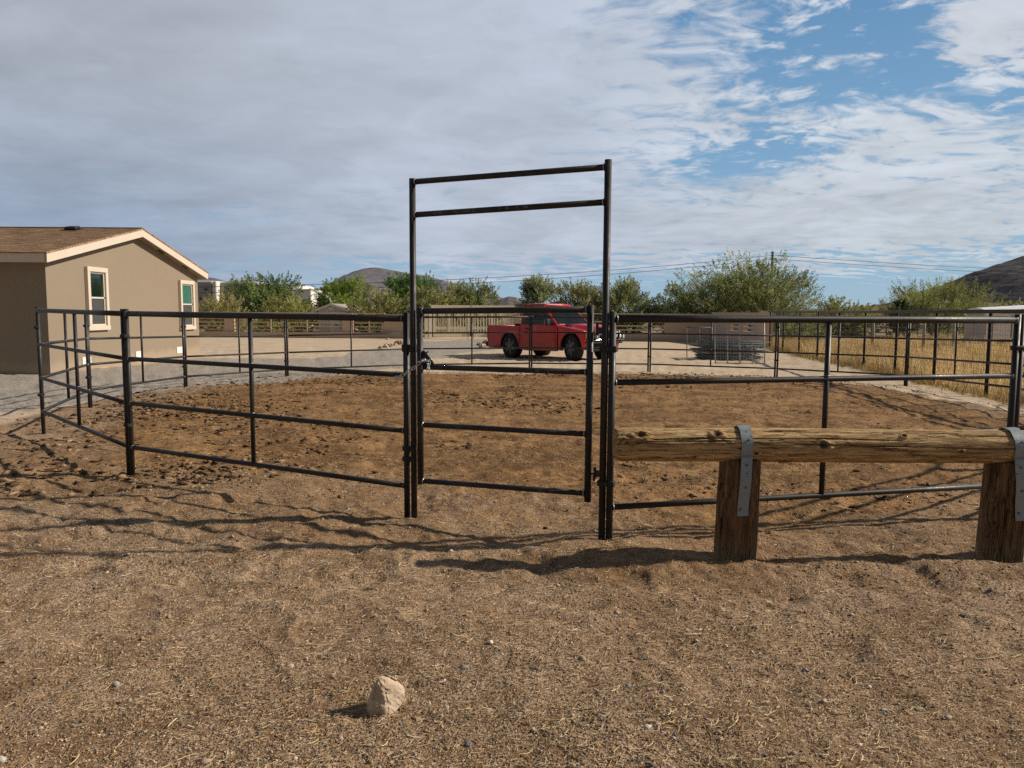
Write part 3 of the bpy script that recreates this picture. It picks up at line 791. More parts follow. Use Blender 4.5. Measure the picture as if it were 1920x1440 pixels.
# chain
cpts = [Vector((-0.900, 5.915, 1.080)), Vector((-0.83, 5.925, 1.108)), Vector((-0.755, 5.885, 1.160)), Vector((-0.700, 5.855, 1.212)), Vector((-0.665, 5.830, 1.225)), Vector((-0.632, 5.820, 1.218)), Vector((-0.636, 5.805, 1.160)), Vector((-0.645, 5.812, 1.125))]
def on_path(pts, s):
    for p, q in zip(pts, pts[1:]):
        l = (q - p).length
        if s <= l: return p + (q - p) * (s / l), (q - p).normalized()
        s -= l
    return pts[-1], (pts[-1] - pts[-2]).normalized()
mb = MB(cpts[0]); tot = sum((q - p).length for p, q in zip(cpts, cpts[1:])); s = 0.0; k = 0
while s < tot:
    p, d = on_path(cpts, s); side = d.cross(Vector((0, -1, 0.15))).normalized(); face = side.cross(d)
    w = side if k % 2 == 0 else (side * 0.45 + face * 0.9).normalized()
    pts = []
    for j in range(16):
        a = 2 * math.pi * j / 16; cx, cy = math.cos(a), math.sin(a)
        pts.append(p + d * (0.019 * max(-1, min(1, cx * 1.25))) + w * (0.0105 * max(-1, min(1, cy * 1.35))))
    mb.tube(pts, 0.0034, 7, False, True); s += 0.029; k += 1
for dy_ in (-0.012, 0.010):                              # loose ends of the hook
    mb.tube([Vector((-0.634, 5.815 + dy_, 1.222)), Vector((-0.616, 5.81 + dy_, 1.242)), Vector((-0.604, 5.81 + dy_, 1.225))], 0.0036, 7)
o = mb.build('chain', GALV); o.location = cpts[0]
tag(o, 'shiny galvanised chain looped round the gate stile and the left pen post', 'chain')


# ------------------------------------------------------------------ the log hitching rail
def wood_material(name, axis, pale, mid, dark, low=None):
    """weathered softwood: long grain, checks and knots along the given axis"""
    m, g = new_mat(name)
    P = g.node('ShaderNodeTexCoord').outputs['Object']
    st = (0.10, 1, 1) if axis == 'X' else (1, 1, 0.10)
    st2 = (0.03, 1, 1) if axis == 'X' else (1, 1, 0.03)
    wv = g.vm('ADD', P, g.scale(g.vm('SUBTRACT', g.noise(P, 3.5, 2, color=True), (0.5, 0.5, 0.5)), (0.05, 0.05, 0.05)))
    gr = g.noise(g.scale(wv, st), 34.0, 6, 0.68); fi = g.noise(g.scale(wv, st2), 190.0, 4, 0.65); bl = g.noise(g.scale(P, st), 6.0, 4, 0.6)
    c = g.mix(g.rng(gr, 0.34, 0.66), mid, pale)
    c = g.mix(g.rng(fi, 0.53, 0.72, 0.0, 0.9), c, dark)
    c = g.mix(g.rng(bl, 0.50, 0.74, 0.0, 0.75), c, mid)
    c = g.mix(g.rng(g.noise(g.scale(P, (0.22, 1, 1) if axis == 'X' else (1, 1, 0.22)), 11.0, 5, 0.7), 0.56, 0.72, 0.0, 0.55), c, (0.17, 0.145, 0.12))
    ck = g.noise(g.scale(wv, st2), 42.0, 3, 0.5)
    check = g.rng(g.m('ABSOLUTE', g.m('SUBTRACT', ck, 0.5)), 0.0, 0.030, 1.0, 0.0)
    check = g.m('MULTIPLY', check, g.rng(bl, 0.36, 0.50))
    c = g.mix(g.m('MULTIPLY', check, 0.92), c, (0.014, 0.008, 0.005))
    kn = g.voro(g.scale(P, (1.0, 1, 1)), 3.1, 'F1', 'Distance')
    c = g.mix(g.rng(kn, 0.045, 0.085, 0.8, 0.0), c, (0.045, 0.022, 0.012))
    kd = g.node('ShaderNodeAttribute', attribute_name='knot').outputs['Fac']
    c = g.mix(g.m('MULTIPLY', kd, 0.85), c, g.mix(fi, (0.03, 0.016, 0.010), (0.10, 0.06, 0.035)))
    if low is not None:
        sp = g.sep(P)[2]
        c = g.mix(g.m('MULTIPLY', g.rng(g.m('ADD', sp, g.m('MULTIPLY', gr, 0.45)), 0.42, 0.10, 0.0, 1.0), g.rng(fi, 0.36, 0.60)), c, low)
    h = g.m('ADD', g.m('MULTIPLY', gr, 0.012), g.m('ADD', g.m('MULTIPLY', fi, 0.004), g.m('MULTIPLY', check, -0.012)))
    return finish(m, g, c, 0.85, 0, h, 0.8, 1.0, 0.2)


LOG_MAT = wood_material('weathered_log', 'X', (0.66, 0.465, 0.235), (0.33, 0.190, 0.084), (0.050, 0.026, 0.014))
POST_MAT = wood_material('brown_post', 'Z', (0.270, 0.160, 0.080), (0.105, 0.055, 0.029), (0.020, 0.011, 0.008), (0.52, 0.365, 0.195))
lz0, lz1 = at(1160, 832.5, LOG_Y), at(1885, 838, LOG_Y)
LOG_X0, LOG_X1, LOG_R = at(1152, 833, LOG_Y).x, 4.45, 0.110
slope = (lz1.z - lz0.z) / (lz1.x - lz0.x)
logz = lambda xx: lz0.z + (xx - lz0.x) * slope
root = Vector((LOG_X0, LOG_Y, gz1(LOG_X0, LOG_Y)))
hitch = thing('hitching_rail', 'weathered log hitching rail strapped on short thick posts at the right', 'hitching rail', root)
NU, NA = 460, 150
uu = np.linspace(0, LOG_X1 - LOG_X0, NU); aa = np.arange(NA) * 2 * math.pi / NA
U, A = np.meshgrid(uu, aa, indexing='ij')
cyx, cyy = np.cos(A) * 2.2, np.sin(A) * 2.2
rad = LOG_R * (1 + 0.03 * fbm(U * 0.9, cyx * 0.7 + cyy * 0.45 + 5, 3, 5)) + 0.0038 * fbm(U * 2.6, A * 5.4, 4, 6) + 0.0016 * fbm(U * 7, A * 19, 3, 7)
# drying checks: long grooves that wander round the log and fade in and out
for k, (a0, u0_, u1_, dep) in enumerate(((2.62, 0.15, 1.9, .020), (2.95, 1.1, 3.6, .028), (2.38, 2.0, 3.8, .018), (3.32, 0.0, 1.2, .016), (3.25, 1.4, 2.6, .016), (2.15, 0.5, 1.5, .010), (3.62, 0.3, 2.9, .012), (2.75, 0.0, 0.9, .014), (1.9, 1.6, 2.8, .009), (4.3, 0.5, 3, .01), (0.6, 0.2, 3, .012))):
    cen = a0 + 0.22 * fbm(U * 0.8, U * 0 + k * 3.1, 3, 30 + k)
    w = 0.016 + 0.022 * (0.5 + 0.5 * fbm(U * 1.5, U * 0 + k, 2, 50 + k))
    d = np.abs((A - cen + math.pi) % (2 * math.pi) - math.pi)
    on = sstep(U, u0_, u0_ + 0.25) * (1 - sstep(U, u1_ - 0.3, u1_)) * (0.55 + 0.45 * np.clip(fbm(U * 2.2, U * 0 + 9 * k, 3, 70 + k) + 0.4, 0, 1))
    rad -= 1.5 * dep * on * np.clip(1 - d / w, 0, 1) ** 0.6
knot = np.zeros_like(U)
KN = [(0.155, 2.35, .030), (0.655, 2.30, .024), (1.33, 2.98, .026), (1.86, 2.35, .013), (2.86, 3.05, .022), (2.74, 2.05, .018), (2.22, 3.25, .012), (0.9, 3.5, .014), (3.4, 2.6, .02), (1.1, 4.2, .02), (2.0, 1.2, .02)]
for ku, ka, kr in KN:
    q = np.hypot((U - ku) * 0.75, ((A - ka + math.pi) % (2 * math.pi) - math.pi) * LOG_R) / kr
    q = q * (1 + 0.35 * fbm(U * 28, A * 9, 2, 83))
    knot = np.maximum(knot, 1 - sstep(q, 0.55, 1.15))
    rad += 0.010 * np.exp(-((q - 1.15) / 0.45) ** 2) - 0.012 * np.exp(-(q / 0.5) ** 2)
endr = np.clip(U / 0.05, 0, 1)
rad *= 0.90 + 0.10 * np.sqrt(endr)
zc = np.array([logz(LOG_X0 + q) for q in uu])[:, None] + 0.006 * fbm(U * 0.8, U * 0, 2, 15)
# angle 0 faces away (+Y); pi/2 up; pi faces the camera
vx = U + LOG_X0; vy = LOG_Y + np.cos(A) * rad; vz = zc + np.sin(A) * rad
endn = 0.012 * fbm(A[0] * 3, A[0] * 0, 3, 3); vx[0] += endn
v = np.stack([vx, vy, vz], -1).reshape(-1, 3) - np.array(root)
i = np.arange(NU - 1)[:, None]; j = np.arange(NA)[None]; j2 = (j + 1) % NA
f = np.stack([i * NA + j, i * NA + j2, (i + 1) * NA + j2, (i + 1) * NA + j], -1).reshape(-1, 4)
# left end face: rings closing to the pith
vs = [v]; fs = [f]; n0 = len(v)
e0 = v[:NA]; cen = e0.mean(0); prev = np.arange(NA)
for s in (0.92, 0.75, 0.5, 0.25, 0.04):
    ring_ = cen + (e0 - cen) * s; ring_[:, 0] = cen[0] - 0.012 * (1 - s) + 0.005 * fbm(np.arange(NA) * 0.5, np.full(NA, s * 9), 3, 4)
    idx = n0 + np.arange(NA); n0 += NA; vs.append(ring_)
    fs.append(np.stack([prev, idx, np.roll(idx, -1), np.roll(prev, -1)], 1)); prev = idx
v = np.concatenate(vs); f = np.concatenate(fs)
me = np_mesh('log', v, f, smooth=True)
kk = np.zeros(len(v), np.float32); kk[:NU * NA] = knot.ravel()
me.attributes.new('knot', 'FLOAT', 'POINT').data.foreach_set('value', kk)
bm = bmesh.new(); bm.from_mesh(me); bmesh.ops.recalc_face_normals(bm, faces=bm.faces); bm.to_mesh(me); bm.free()
mesh_obj('log', me, LOG_MAT, hitch)


def rail_post(xc, seed, lean, lbl=None):
    NH, NB = 60, 96
    zb, zt = gz1(xc, LOG_Y - 0.05) - 0.14, logz(xc) - 0.088
    hh = np.linspace(0, 1, NH); bb = np.arange(NB) * 2 * math.pi / NB
    Hh, Bb = np.meshgrid(hh, bb, indexing='ij')
    r = 0.136 + 0.006 * (1 - Hh) + 0.012 * fbm(Bb * 1.1, Hh * 0.5, 3, seed) * 1.0
    # flats left by the debarker and the deep split down the front
    r = r * (1 - 0.035 * np.cos(4 * (Bb + 0.35)))
    for a0, dep, w in ((4.95, 0.040, 0.10), (4.25, 0.014, 0.05), (5.6, 0.012, 0.05), (3.7, 0.016, 0.06), (0.4, 0.012, 0.05), (5.25, .012, .03)):
        cen = a0 + 0.05 * fbm(Hh * 2.5, Hh * 0 + a0, 2, seed + 3)
        r -= dep * np.clip(1 - np.abs((Bb - cen + math.pi) % (2 * math.pi) - math.pi) / w, 0, 1) * (0.7 + 0.3 * fbm(Hh * 3, Bb * 0 + a0, 2, 9))
    r += 0.003 * fbm(Bb * 9, Hh * 3, 4, seed + 5)
    px = xc + np.cos(Bb) * r + lean * (1 - Hh); py = LOG_Y + 0.030 + np.sin(Bb) * r; pz = zb + (zt - zb) * Hh
    v = np.stack([px, py, pz], -1).reshape(-1, 3) - np.array(root)
    i = np.arange(NH - 1)[:, None]; j = np.arange(NB)[None]; j2 = (j + 1) % NB
    f = np.stack([i * NB + j, i * NB + j2, (i + 1) * NB + j2, (i + 1) * NB + j], -1).reshape(-1, 4)
    me = np_mesh('support_post', v, f, smooth=True)
    bm = bmesh.new(); bm.from_mesh(me); bm.verts.ensure_lookup_table(); bm.faces.new([bm.verts[(NH - 1) * NB + q] for q in range(NB)])
    bmesh.ops.recalc_face_normals(bm, faces=bm.faces); bm.to_mesh(me); bm.free()
    return mesh_obj('support_post', me, POST_MAT, hitch)


P1X, P2X = at(1388, 900, LOG_Y).x, at(1893, 900, LOG_Y).x
rail_post(P1X, 11, -0.015); rail_post(P2X, 23, -0.03)
def strap_material():
    m, g = new_mat('galvanised_strap')
    P = g.node('ShaderNodeTexCoord').outputs['Object']
    n = g.noise(P, 14, 5, 0.6)
    c = g.mix(n, (0.215, 0.250, 0.282), (0.330, 0.368, 0.400))
    x, y, z = g.sep(P)
    d = g.voro(g.comb(g.m('MULTIPLY', x, 1.0), 0.0, g.m('ADD', z, g.m('MULTIPLY', y, 0.7))), 27.0, 'F1', 'Distance', 0.8)
    c = g.mix(g.rng(d, 0.135, 0.165, 1.0, 0.0), c, (0.012, 0.012, 0.013))
    return finish(m, g, c, 0.5, 0.3, n, 0.15, 0.01, 0.4)
STRAP = strap_material()
RIVET = plain('strap_bolt', (0.11, 0.115, 0.12), 0.4, 0.8)


def strap(xt, xb, zend):
    """perforated band over the log and down both faces of its post"""
    lzc = logz(xt); path = []
    yf = LOG_Y - 0.124
    n = 9
    for k in range(n): path.append((k / (n - 1), yf + 0.006 * math.sin(k), zend + (lzc - 0.065 - zend) * k / (n - 1)))
    for k in range(25):
        a = R(205) - R(230) * k / 24; rr = LOG_R + 0.008 + (0.006 if 8 < k < 17 else 0)
        path.append((1.0, LOG_Y + math.cos(a) * rr, lzc + math.sin(a) * rr))
    for k in range(1, 5): path.append((1.0, LOG_Y + 0.185, lzc - 0.065 - 0.06 * k))
    mb = MB(root); w = 0.036; th = 0.0025; vs = []
    for s, y_, z_ in path:
        xc = xb + (xt - xb) * s
        vs += [Vector((xc - w, y_, z_)), Vector((xc + w, y_, z_ + 0.004))]
    nn = len(path); nv = []
    P = [Vector((0, y_, z_)) for _, y_, z_ in path]; nr = []
    for k in range(nn):
        t = (P[min(k + 1, nn - 1)] - P[max(k - 1, 0)]).normalized(); nr.append(Vector((0, -t.z, t.y)) * -1 if False else Vector((0, -t.z, t.y)))
    outv = vs + [vs[2 * k + q] + nr[k] * th for k in range(nn) for q in (0, 1)]
    fs = []; o2 = 2 * nn
    for k in range(nn - 1):
        a, b, c, d = 2 * k, 2 * k + 1, 2 * k + 3, 2 * k + 2
        fs += [(a, d, c, b), (o2 + a, o2 + b, o2 + c, o2 + d), (a, o2 + a, o2 + d, d), (b, c, o2 + c, o2 + b)]
    fs += [(0, 1, o2 + 1, o2), (2 * nn - 2, o2 + 2 * nn - 2, o2 + 2 * nn - 1, 2 * nn - 1)]
    mb.faces(outv, fs)
    st = mb.build('strap', STRAP, hitch)
    for k, fx_ in ((1, 0.3), (4, 0.55), (7, 0.5), (14, 0.6)):
        p0 = Vector(vs[2 * k]); p1 = Vector(vs[2 * k + 1]); c = p0 + (p1 - p0) * fx_
        MB(root).cyl(c + nr[k] * th * 0.5, c + nr[k] * (th + 0.0045), 0.0075, 10).build('bolt', RIVET, st)


strap(at(1401, 830, LOG_Y - 0.11).x, at(1394, 960, LOG_Y - 0.14).x, at(1394, 970, LOG_Y - 0.147).z)
strap(at(1914, 830, LOG_Y - 0.11).x, at(1919, 960, LOG_Y - 0.14).x, at(1915, 979, LOG_Y - 0.147).z)


# ------------------------------------------------------------------ the pale rock and small litter in the foreground
def rock_material():
    m, g = new_mat('pale_rock')
    P = g.node('ShaderNodeTexCoord').outputs['Object']
    c = g.mix(g.rng(g.noise(P, 14, 5, 0.6), 0.3, 0.7), (0.47, 0.345, 0.235), (0.66, 0.535, 0.405))
    c = g.mix(g.rng(g.noise(P, 170, 3, 0.6), 0.62, 0.72), c, (0.16, 0.09, 0.06))
    c = g.mix(g.rng(g.noise(P, 60, 4, 0.6), 0.55, 0.8, 0, 0.6), c, (0.72, 0.60, 0.48))
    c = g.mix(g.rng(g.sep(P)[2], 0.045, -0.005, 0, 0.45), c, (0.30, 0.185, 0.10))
    h = g.m('ADD', g.noise(P, 50, 5, 0.65), g.m('MULTIPLY', g.noise(P, 190, 3), 0.4))
    return finish(m, g, c, 0.95, 0, h, 0.55, 0.012, 0.15)


rp = gp(722, 1330)
bm = bmesh.new()
for p in [(-.46, -.24, -.05), (-.28, -.44, -.05), (.12, -.44, -.05), (.34, -.20, .0), (.46, .12, .12), (.15, .42, -.05), (-.38, .34, -.05),
          (-.47, -.18, .26), (-.30, -.42, .30), (.50, .02, .52), (.46, -.06, .22), (.13, -.43, .36), (-.16, -.34, .96), (-.02, -.24, 1.02), (.13, -.10, .93), (.36, .0, .74), (-.24, .04, .74), (.2, .3, .6), (.06, -.40, .62)]:
    bm.verts.new(Vector(p) * 0.150)
bmesh.ops.convex_hull(bm, input=list(bm.verts))
bmesh.ops.triangulate(bm, faces=bm.faces)
bmesh.ops.bevel(bm, geom=list(bm.edges), offset=0.006, segments=2, affect='EDGES')
bmesh.ops.triangulate(bm, faces=bm.faces)
for _ in range(3): bmesh.ops.subdivide_edges(bm, edges=[e for e in bm.edges if e.calc_length() > 0.006], cuts=1, use_grid_fill=True); bmesh.ops.triangulate(bm, faces=bm.faces)
bm.normal_update()
co = np.array([v.co[:] for v in bm.verts]); nn = np.array([v.normal[:] for v in bm.verts])
d = 0.007 * fbm(co[:, 0] * 22 + co[:, 2] * 9, co[:, 1] * 22 + co[:, 2] * 17, 4, 14) + 0.0025 * fbm(co[:, 0] * 90 + co[:, 2] * 40, co[:, 1] * 90 + co[:, 2] * 70, 3, 15)
for v, q in zip(bm.verts, co + nn * d[:, None]): v.co = q
me = bpy.data.meshes.new('rock'); bm.to_mesh(me); bm.free()
me.polygons.foreach_set('use_smooth', np.ones(len(me.polygons), bool))
o = mesh_obj('rock', me, rock_material()); o.location = (rp.x, rp.y + 0.015, rp.z - 0.004); o.scale = (1.04, 1.04, 1.06)
tag(o, 'pointed pale pink rock standing alone on the foreground gravel', 'rock')

LEAFG = plain('dusty_green_leaf', (0.20, 0.25, 0.19), 0.6, 0, 0.2, 30)
lp = gp(1724, 1336)
vs = []; fs = []
for k in range(9):
    s = k / 8; w = 0.0105 * math.sin(math.pi * min(1, s * 0.97 + 0.015)) ** 0.8
    z = 0.010 + 0.006 * math.sin(s * 3.1)
    vs += [Vector((-0.024 + 0.048 * s, -w, z + w * 0.5)), Vector((-0.024 + 0.048 * s, 0, z)), Vector((-0.024 + 0.048 * s, w, z + w * 0.5))]
for k in range(8): fs += [(3 * k, 3 * k + 3, 3 * k + 4, 3 * k + 1), (3 * k + 1, 3 * k + 4, 3 * k + 5, 3 * k + 2)]
mb = MB().faces(vs, fs, True); mb.tube([(-0.024, 0, 0.010), (-0.036, -0.003, 0.006)], 0.0009, 6)
o = mb.build('leaf', LEAFG); o.location = lp; o.rotation_euler = (0, 0, R(-8)); sm = o.modifiers.new('thick', 'SOLIDIFY'); sm.thickness = 0.0006
tag(o, 'single grey green leaf lying on the gravel at lower right', 'leaf')
BONE = plain('bleached_root', (0.66, 0.60, 0.53), 0.8, 0, 0.2, 60)
bp = gp(820, 1281)
o = MB().tube([(-0.034, 0.006, 0.010), (-0.02, 0.0, 0.007), (-0.004, -0.005, 0.006), (0.012, -0.006, 0.007), (0.026, 0.0, 0.010), (0.034, 0.008, 0.014)], [0.0045, 0.0036, 0.003, 0.0032, 0.0036, 0.005], 9).build('bleached_twig', BONE)
o.location = bp; tag(o, 'short curved bleached twig to the right of the pale rock', 'twig')
TWIG = plain('brown_twig', (0.17, 0.095, 0.05), 0.85, 0, 0.3, 40)
for pts, lab, mat_ in (([(1826, 1240), (1850, 1237), (1880, 1232)], 'straight pale stalk lying flat near the right edge of the gravel', STRAW_MAT),
                       ([(1818, 1258), (1838, 1272), (1858, 1284)], 'dark thin twig lying just below the pale stalk', TWIG),
                       ([(960, 1210), (962, 1232), (958, 1252), (964, 1275)], 'thin dark wiry twig on the gravel right of the pale rock', TWIG),
                       ([(880, 985), (905, 990), (945, 999)], 'pale stalk lying below the pen gate', STRAW_MAT)):
    w = [gp(*p) + Vector((0, 0, 0.007)) for p in pts]
    mb = MB(w[0]).tube(w, [0.0022] * (len(w) - 1) + [0.0013], 7); o = mb.build('dry_stalk' if mat_ is STRAW_MAT else 'twig', mat_ if mat_ is TWIG else plain('stalk', (0.58, 0.44, 0.26), 0.8)); o.location = w[0]
    tag(o, lab, 'stalk' if mat_ is STRAW_MAT else 'twig')
# ------------------------------------------------------------------ tan house on the left
def stucco(name, col, var=0.10, big=0.35):
    m, g = new_mat(name)
    P = g.node('ShaderNodeNewGeometry').outputs['Position']
    n = g.noise(P, big, 5, 0.6); n2 = g.noise(P, 3.0, 5, 0.65)
    c = g.mix(g.m('ADD', g.m('MULTIPLY', n, 0.6), g.m('MULTIPLY', n2, 0.4)), tuple(x * (1 - var) for x in col), tuple(x * (1 + var) for x in col))
    # splash-back dust along the foot
    z = g.sep(P)[2]
    c = g.mix(g.rng(g.m('ADD', z, g.m('MULTIPLY', n2, -0.35)), 0.12, -0.15, 0, 0.5), c, (0.42, 0.33, 0.24))
    return finish(m, g, c, 0.95, 0, g.noise(P, 75, 3, 0.7), 0.35, 0.01, 0.1)


TAN = stucco('tan_stucco', (0.278, 0.222, 0.164))
CREAM = plain('cream_trim', (0.63, 0.54, 0.43), 0.6, 0, 0.05, 3)
SASH = plain('pale_sash', (0.62, 0.57, 0.48), 0.5, 0, 0.05, 3)
VENTW = plain('white_vent', (0.74, 0.77, 0.75), 0.5, 0, 0.05, 5)
BLACKP = plain('black_metal', (0.018, 0.018, 0.02), 0.5, 0.2, 0.2, 8)
def shingles():
    m, g = new_mat('brown_shingles')
    P = g.node('ShaderNodeTexCoord').outputs['Object']
    b = g.node('ShaderNodeTexBrick'); g.put(b.inputs['Vector'], g.vm('ADD', P, g.scale(g.noise(P, 2.0, 3, color=True), (0.02, 0.02, 0))))
    b.inputs['Scale'].default_value = 1.0; b.inputs['Brick Width'].default_value = 0.42; b.inputs['Row Height'].default_value = 0.15
    b.inputs['Mortar Size'].default_value = 0.010; b.inputs['Bias'].default_value = 0.0
    for nme, c in (('Color1', (0.47, 0.300, 0.185)), ('Color2', (0.270, 0.160, 0.096)), ('Mortar', (0.06, 0.035, 0.022))): b.inputs[nme].default_value = (*c, 1)
    n = g.noise(g.scale(P, (0.35, 2.2, 1)), 5.0, 5, 0.7)
    c = g.mix(g.rng(n, 0.35, 0.7, 0, 0.8), b.outputs[0], g.mix(g.noise(P, 1.2, 3), (0.56, 0.385, 0.250), (0.40, 0.265, 0.165)))
    c = g.mix(g.rng(g.noise(g.scale(P, (0.30, 2.4, 1)), 7.0, 4, 0.6), 0.53, 0.60, 0, 0.8), c, (0.115, 0.060, 0.036))
    c = g.mix(g.rng(g.noise(g.scale(P, (0.30, 2.4, 1)), 6.0, 4, 0.6), 0.44, 0.38, 0, 0.6), c, (0.60, 0.43, 0.29))
    return finish(m, g, c, 0.95, 0, g.m('ADD', g.m('MULTIPLY', b.outputs[1], -0.6), g.noise(P, 60, 3)), 0.6, 0.02, 0.1)
SHINGLE = shingles()
def glass(name, tint, transp=0.0, rough=0.03):
    m, g = new_mat(name)
    p = g.node('ShaderNodeBsdfPrincipled'); p.inputs['Base Color'].default_value = (*tint, 1); p.inputs['Roughness'].default_value = rough
    p.inputs['Specular IOR Level'].default_value = 0.8
    sh = p.outputs[0]
    if transp:
        t = g.node('ShaderNodeBsdfTransparent'); t.inputs[0].default_value = (0.75, 0.82, 0.80, 1)
        mx = g.node('ShaderNodeMixShader'); mx.inputs[0].default_value = transp
        g.nt.links.new(sh, mx.inputs[1]); g.nt.links.new(t.outputs[0], mx.inputs[2]); sh = mx.outputs[0]
    o = g.node('ShaderNodeOutputMaterial'); g.nt.links.new(sh, o.inputs['Surface'])
    return m
PANE_DARK = glass('dark_window_pane', (0.008, 0.018, 0.013))
PANE_GREEN = glass('green_window_pane', (0.05, 0.16, 0.125))
SCREEN = plain('insect_screen', (0.055, 0.055, 0.055), 0.8, 0, 0.15, 20)

HX, HY0, HY1, HXL = -12.06, 20.0, 29.62, -27.0
zb = -0.35; EZ, RZ = 2.90, 3.90                   # wall height at the eaves and at the ridge line
hb = Vector((HX, HY0, -0.13))
house = thing('tan_house', 'single storey tan stucco house with brown shingle roof and cream trim at left', 'house', hb)
ym = (HY0 + HY1) / 2
MB(hb).prism([(HX, HY0, zb), (HX, HY1, zb), (HX, HY1, EZ), (HX, ym, RZ), (HX, HY0, EZ)], (HXL - HX, 0, 0)).build('wall', TAN, house)
OY0, OY1, OX = HY0 - 0.42, HY1 + 0.26, HX + 0.29   # roof overhangs
sl = (RZ - EZ) / (ym - HY0)
ez0 = EZ - sl * (HY0 - OY0) + 0.06; rz_ = RZ + 0.10; oym = (OY0 + OY1) / 2
ez1 = ez0
for y0, sgn in ((OY0, 1), (OY1, -1)):
    y1 = oym; a = math.atan2(rz_ - ez0, abs(y1 - y0)); L = math.hypot(rz_ - ez0, y1 - y0)
    mb = MB(); mb.box((0, L / 2, 0.115), (OX - HXL + 0.04, L, 0.03))
    for k in range(int(L / 0.15) + 1): mb.box((0, 0.06 + k * 0.15, 0.132 + 0.002), (OX - HXL + 0.04, 0.148, 0.012), 0, Matrix.Rotation(R(-3.2), 3, 'X'))
    o = mb.build('roof', SHINGLE, house); o.location = Vector(((OX + HXL) / 2 + 0.02, y0, ez0)) - hb
    o.rotation_euler = (a * 1 if sgn > 0 else a, 0, 0 if sgn > 0 else math.pi)
    if sgn > 0:
        vt = MB().rbox((0, L - 0.55, 0.20), (0.36, 0.30, 0.09), 0.02).box((0, L - 0.55, 0.15), (0.46, 0.42, 0.02)).build('roof_vent', BLACKP, o)
        vt.location = (at(116, 430, 23.6).x - ((OX + HXL) / 2 + 0.02), 0, 0)
    # eaves board
    MB(hb).box(((OX + HXL) / 2 - 0.02, y0 + sgn * 0.012, ez0 - 0.005), (OX - HXL - 0.04, 0.024, 0.235)).build('fascia', CREAM, house)
    # rake board on the gable
    mb = MB(hb); h = 0.245
    p0, p1 = Vector((OX - 0.018, y0, ez0)), Vector((OX - 0.018, oym, rz_))
    mb.prism([p0 + Vector((0, 0, 0.12)), p1 + Vector((0, 0, 0.12)), p1 + Vector((0, 0, 0.12 - h)), p0 + Vector((0, 0, 0.12 - h))], (0.036, 0, 0))
    mb.build('rake_board', CREAM, house)
    # soffit
    q0, q1 = Vector((HXL, y0 + sgn * 0.02, ez0 - 0.10)), Vector((HXL, oym, rz_ - 0.10))
    MB(hb).prism([q0, q1, q1 + Vector((0, 0, 0.05)), q0 + Vector((0, 0, 0.05))], (OX - 0.02 - HXL, 0, 0)).build('soffit', TAN, house)
for yv in (26.4, 28.3):
    zt = ez0 + (rz_ - ez0) * (OY1 - yv) / (OY1 - oym) - 0.108
    MB(hb).box((HX + 0.10, yv, zt), (0.09, 0.42, 0.014), 0, Matrix.Rotation(-math.atan2(rz_ - ez0, OY1 - oym), 3, 'X')).build('soffit_vent', BLACKP, house)
for yc, wd, zc0, zc1, pane in ((22.36, 1.10, 0.97, 2.78, PANE_DARK), (28.50, 1.22, 0.84, 2.64, PANE_GREEN)):
    wroot = MB(hb); tw = 0.135; dp = 0.10
    for c, s in (((yc, zc1 - tw / 2), (wd, tw)), ((yc, zc0 + tw / 2), (wd + 0.06, tw)), ((yc - wd / 2 + tw / 2, (zc0 + zc1) / 2), (tw, zc1 - zc0 - 2 * tw)), ((yc + wd / 2 - tw / 2, (zc0 + zc1) / 2), (tw, zc1 - zc0 - 2 * tw))):
        wroot.box((HX + dp / 2, c[0], c[1]), (dp, s[0], s[1]))
    w = wroot.build('window', CREAM, house, 0.008)
    iw = wd - 2 * tw; iz0, iz1 = zc0 + tw, zc1 - tw; zm = iz0 + (iz1 - iz0) * 0.52
    mb = MB(hb); t = 0.045
    for c, s in (((yc, iz1 - t / 2), (iw, t)), ((yc, zm), (iw, t * 1.1)), ((yc, iz0 + t / 2), (iw, t)), ((yc - iw / 2 + t / 2, (iz0 + iz1) / 2), (t, iz1 - iz0 - 2 * t)), ((yc + iw / 2 - t / 2, (iz0 + iz1) / 2), (t, iz1 - iz0 - 2 * t))):
        mb.box((HX + 0.022, c[0], c[1]), (0.044, s[0] - 0.002, s[1] - 0.002))
    mb.build('sash', SASH, w)
    MB(hb).box((HX + 0.008, yc, (zm + iz1) / 2), (0.010, iw - 0.02, iz1 - zm - 0.02)).build('pane', pane, w)
    mb = MB(hb).box((HX + 0.012, yc, (zm + iz0) / 2), (0.010, iw - 0.02, zm - iz0 - 0.02))
    mb.build('insect_screen', SCREEN, w)
for px in (160, 259, 335):
    yv = HX * FOC / (px - 960); zv = 0.115
    mb = MB(hb).box((HX + 0.012, yv, zv), (0.024, 0.44, 0.23))
    for k in range(5): mb.box((HX + 0.026, yv, zv - 0.08 + 0.04 * k), (0.008, 0.36, 0.012), 0, Matrix.Rotation(R(30), 3, 'Y'))
    mb.build('foundation_vent', VENTW, house)


# ------------------------------------------------------------------ slatted stucco walls and the driveway gate
WALLC = stucco('wall_stucco', (0.560, 0.425, 0.318), 0.08, 0.25)
RAILC = plain('tan_wall_rail', (0.60, 0.48, 0.345), 0.7, 0, 0.1, 1.5)


def wall_path(pts):
    return [Vector((*p, 0)) for p in pts]


def slab(mb, p, q, z0, z1, th):
    d = (q - p); ang = math.atan2(d.y, d.x); c = (p + q) / 2; c.z = (z0 + z1) / 2
    mb.box(c, (d.length, th, z1 - z0), ang)
    return mb


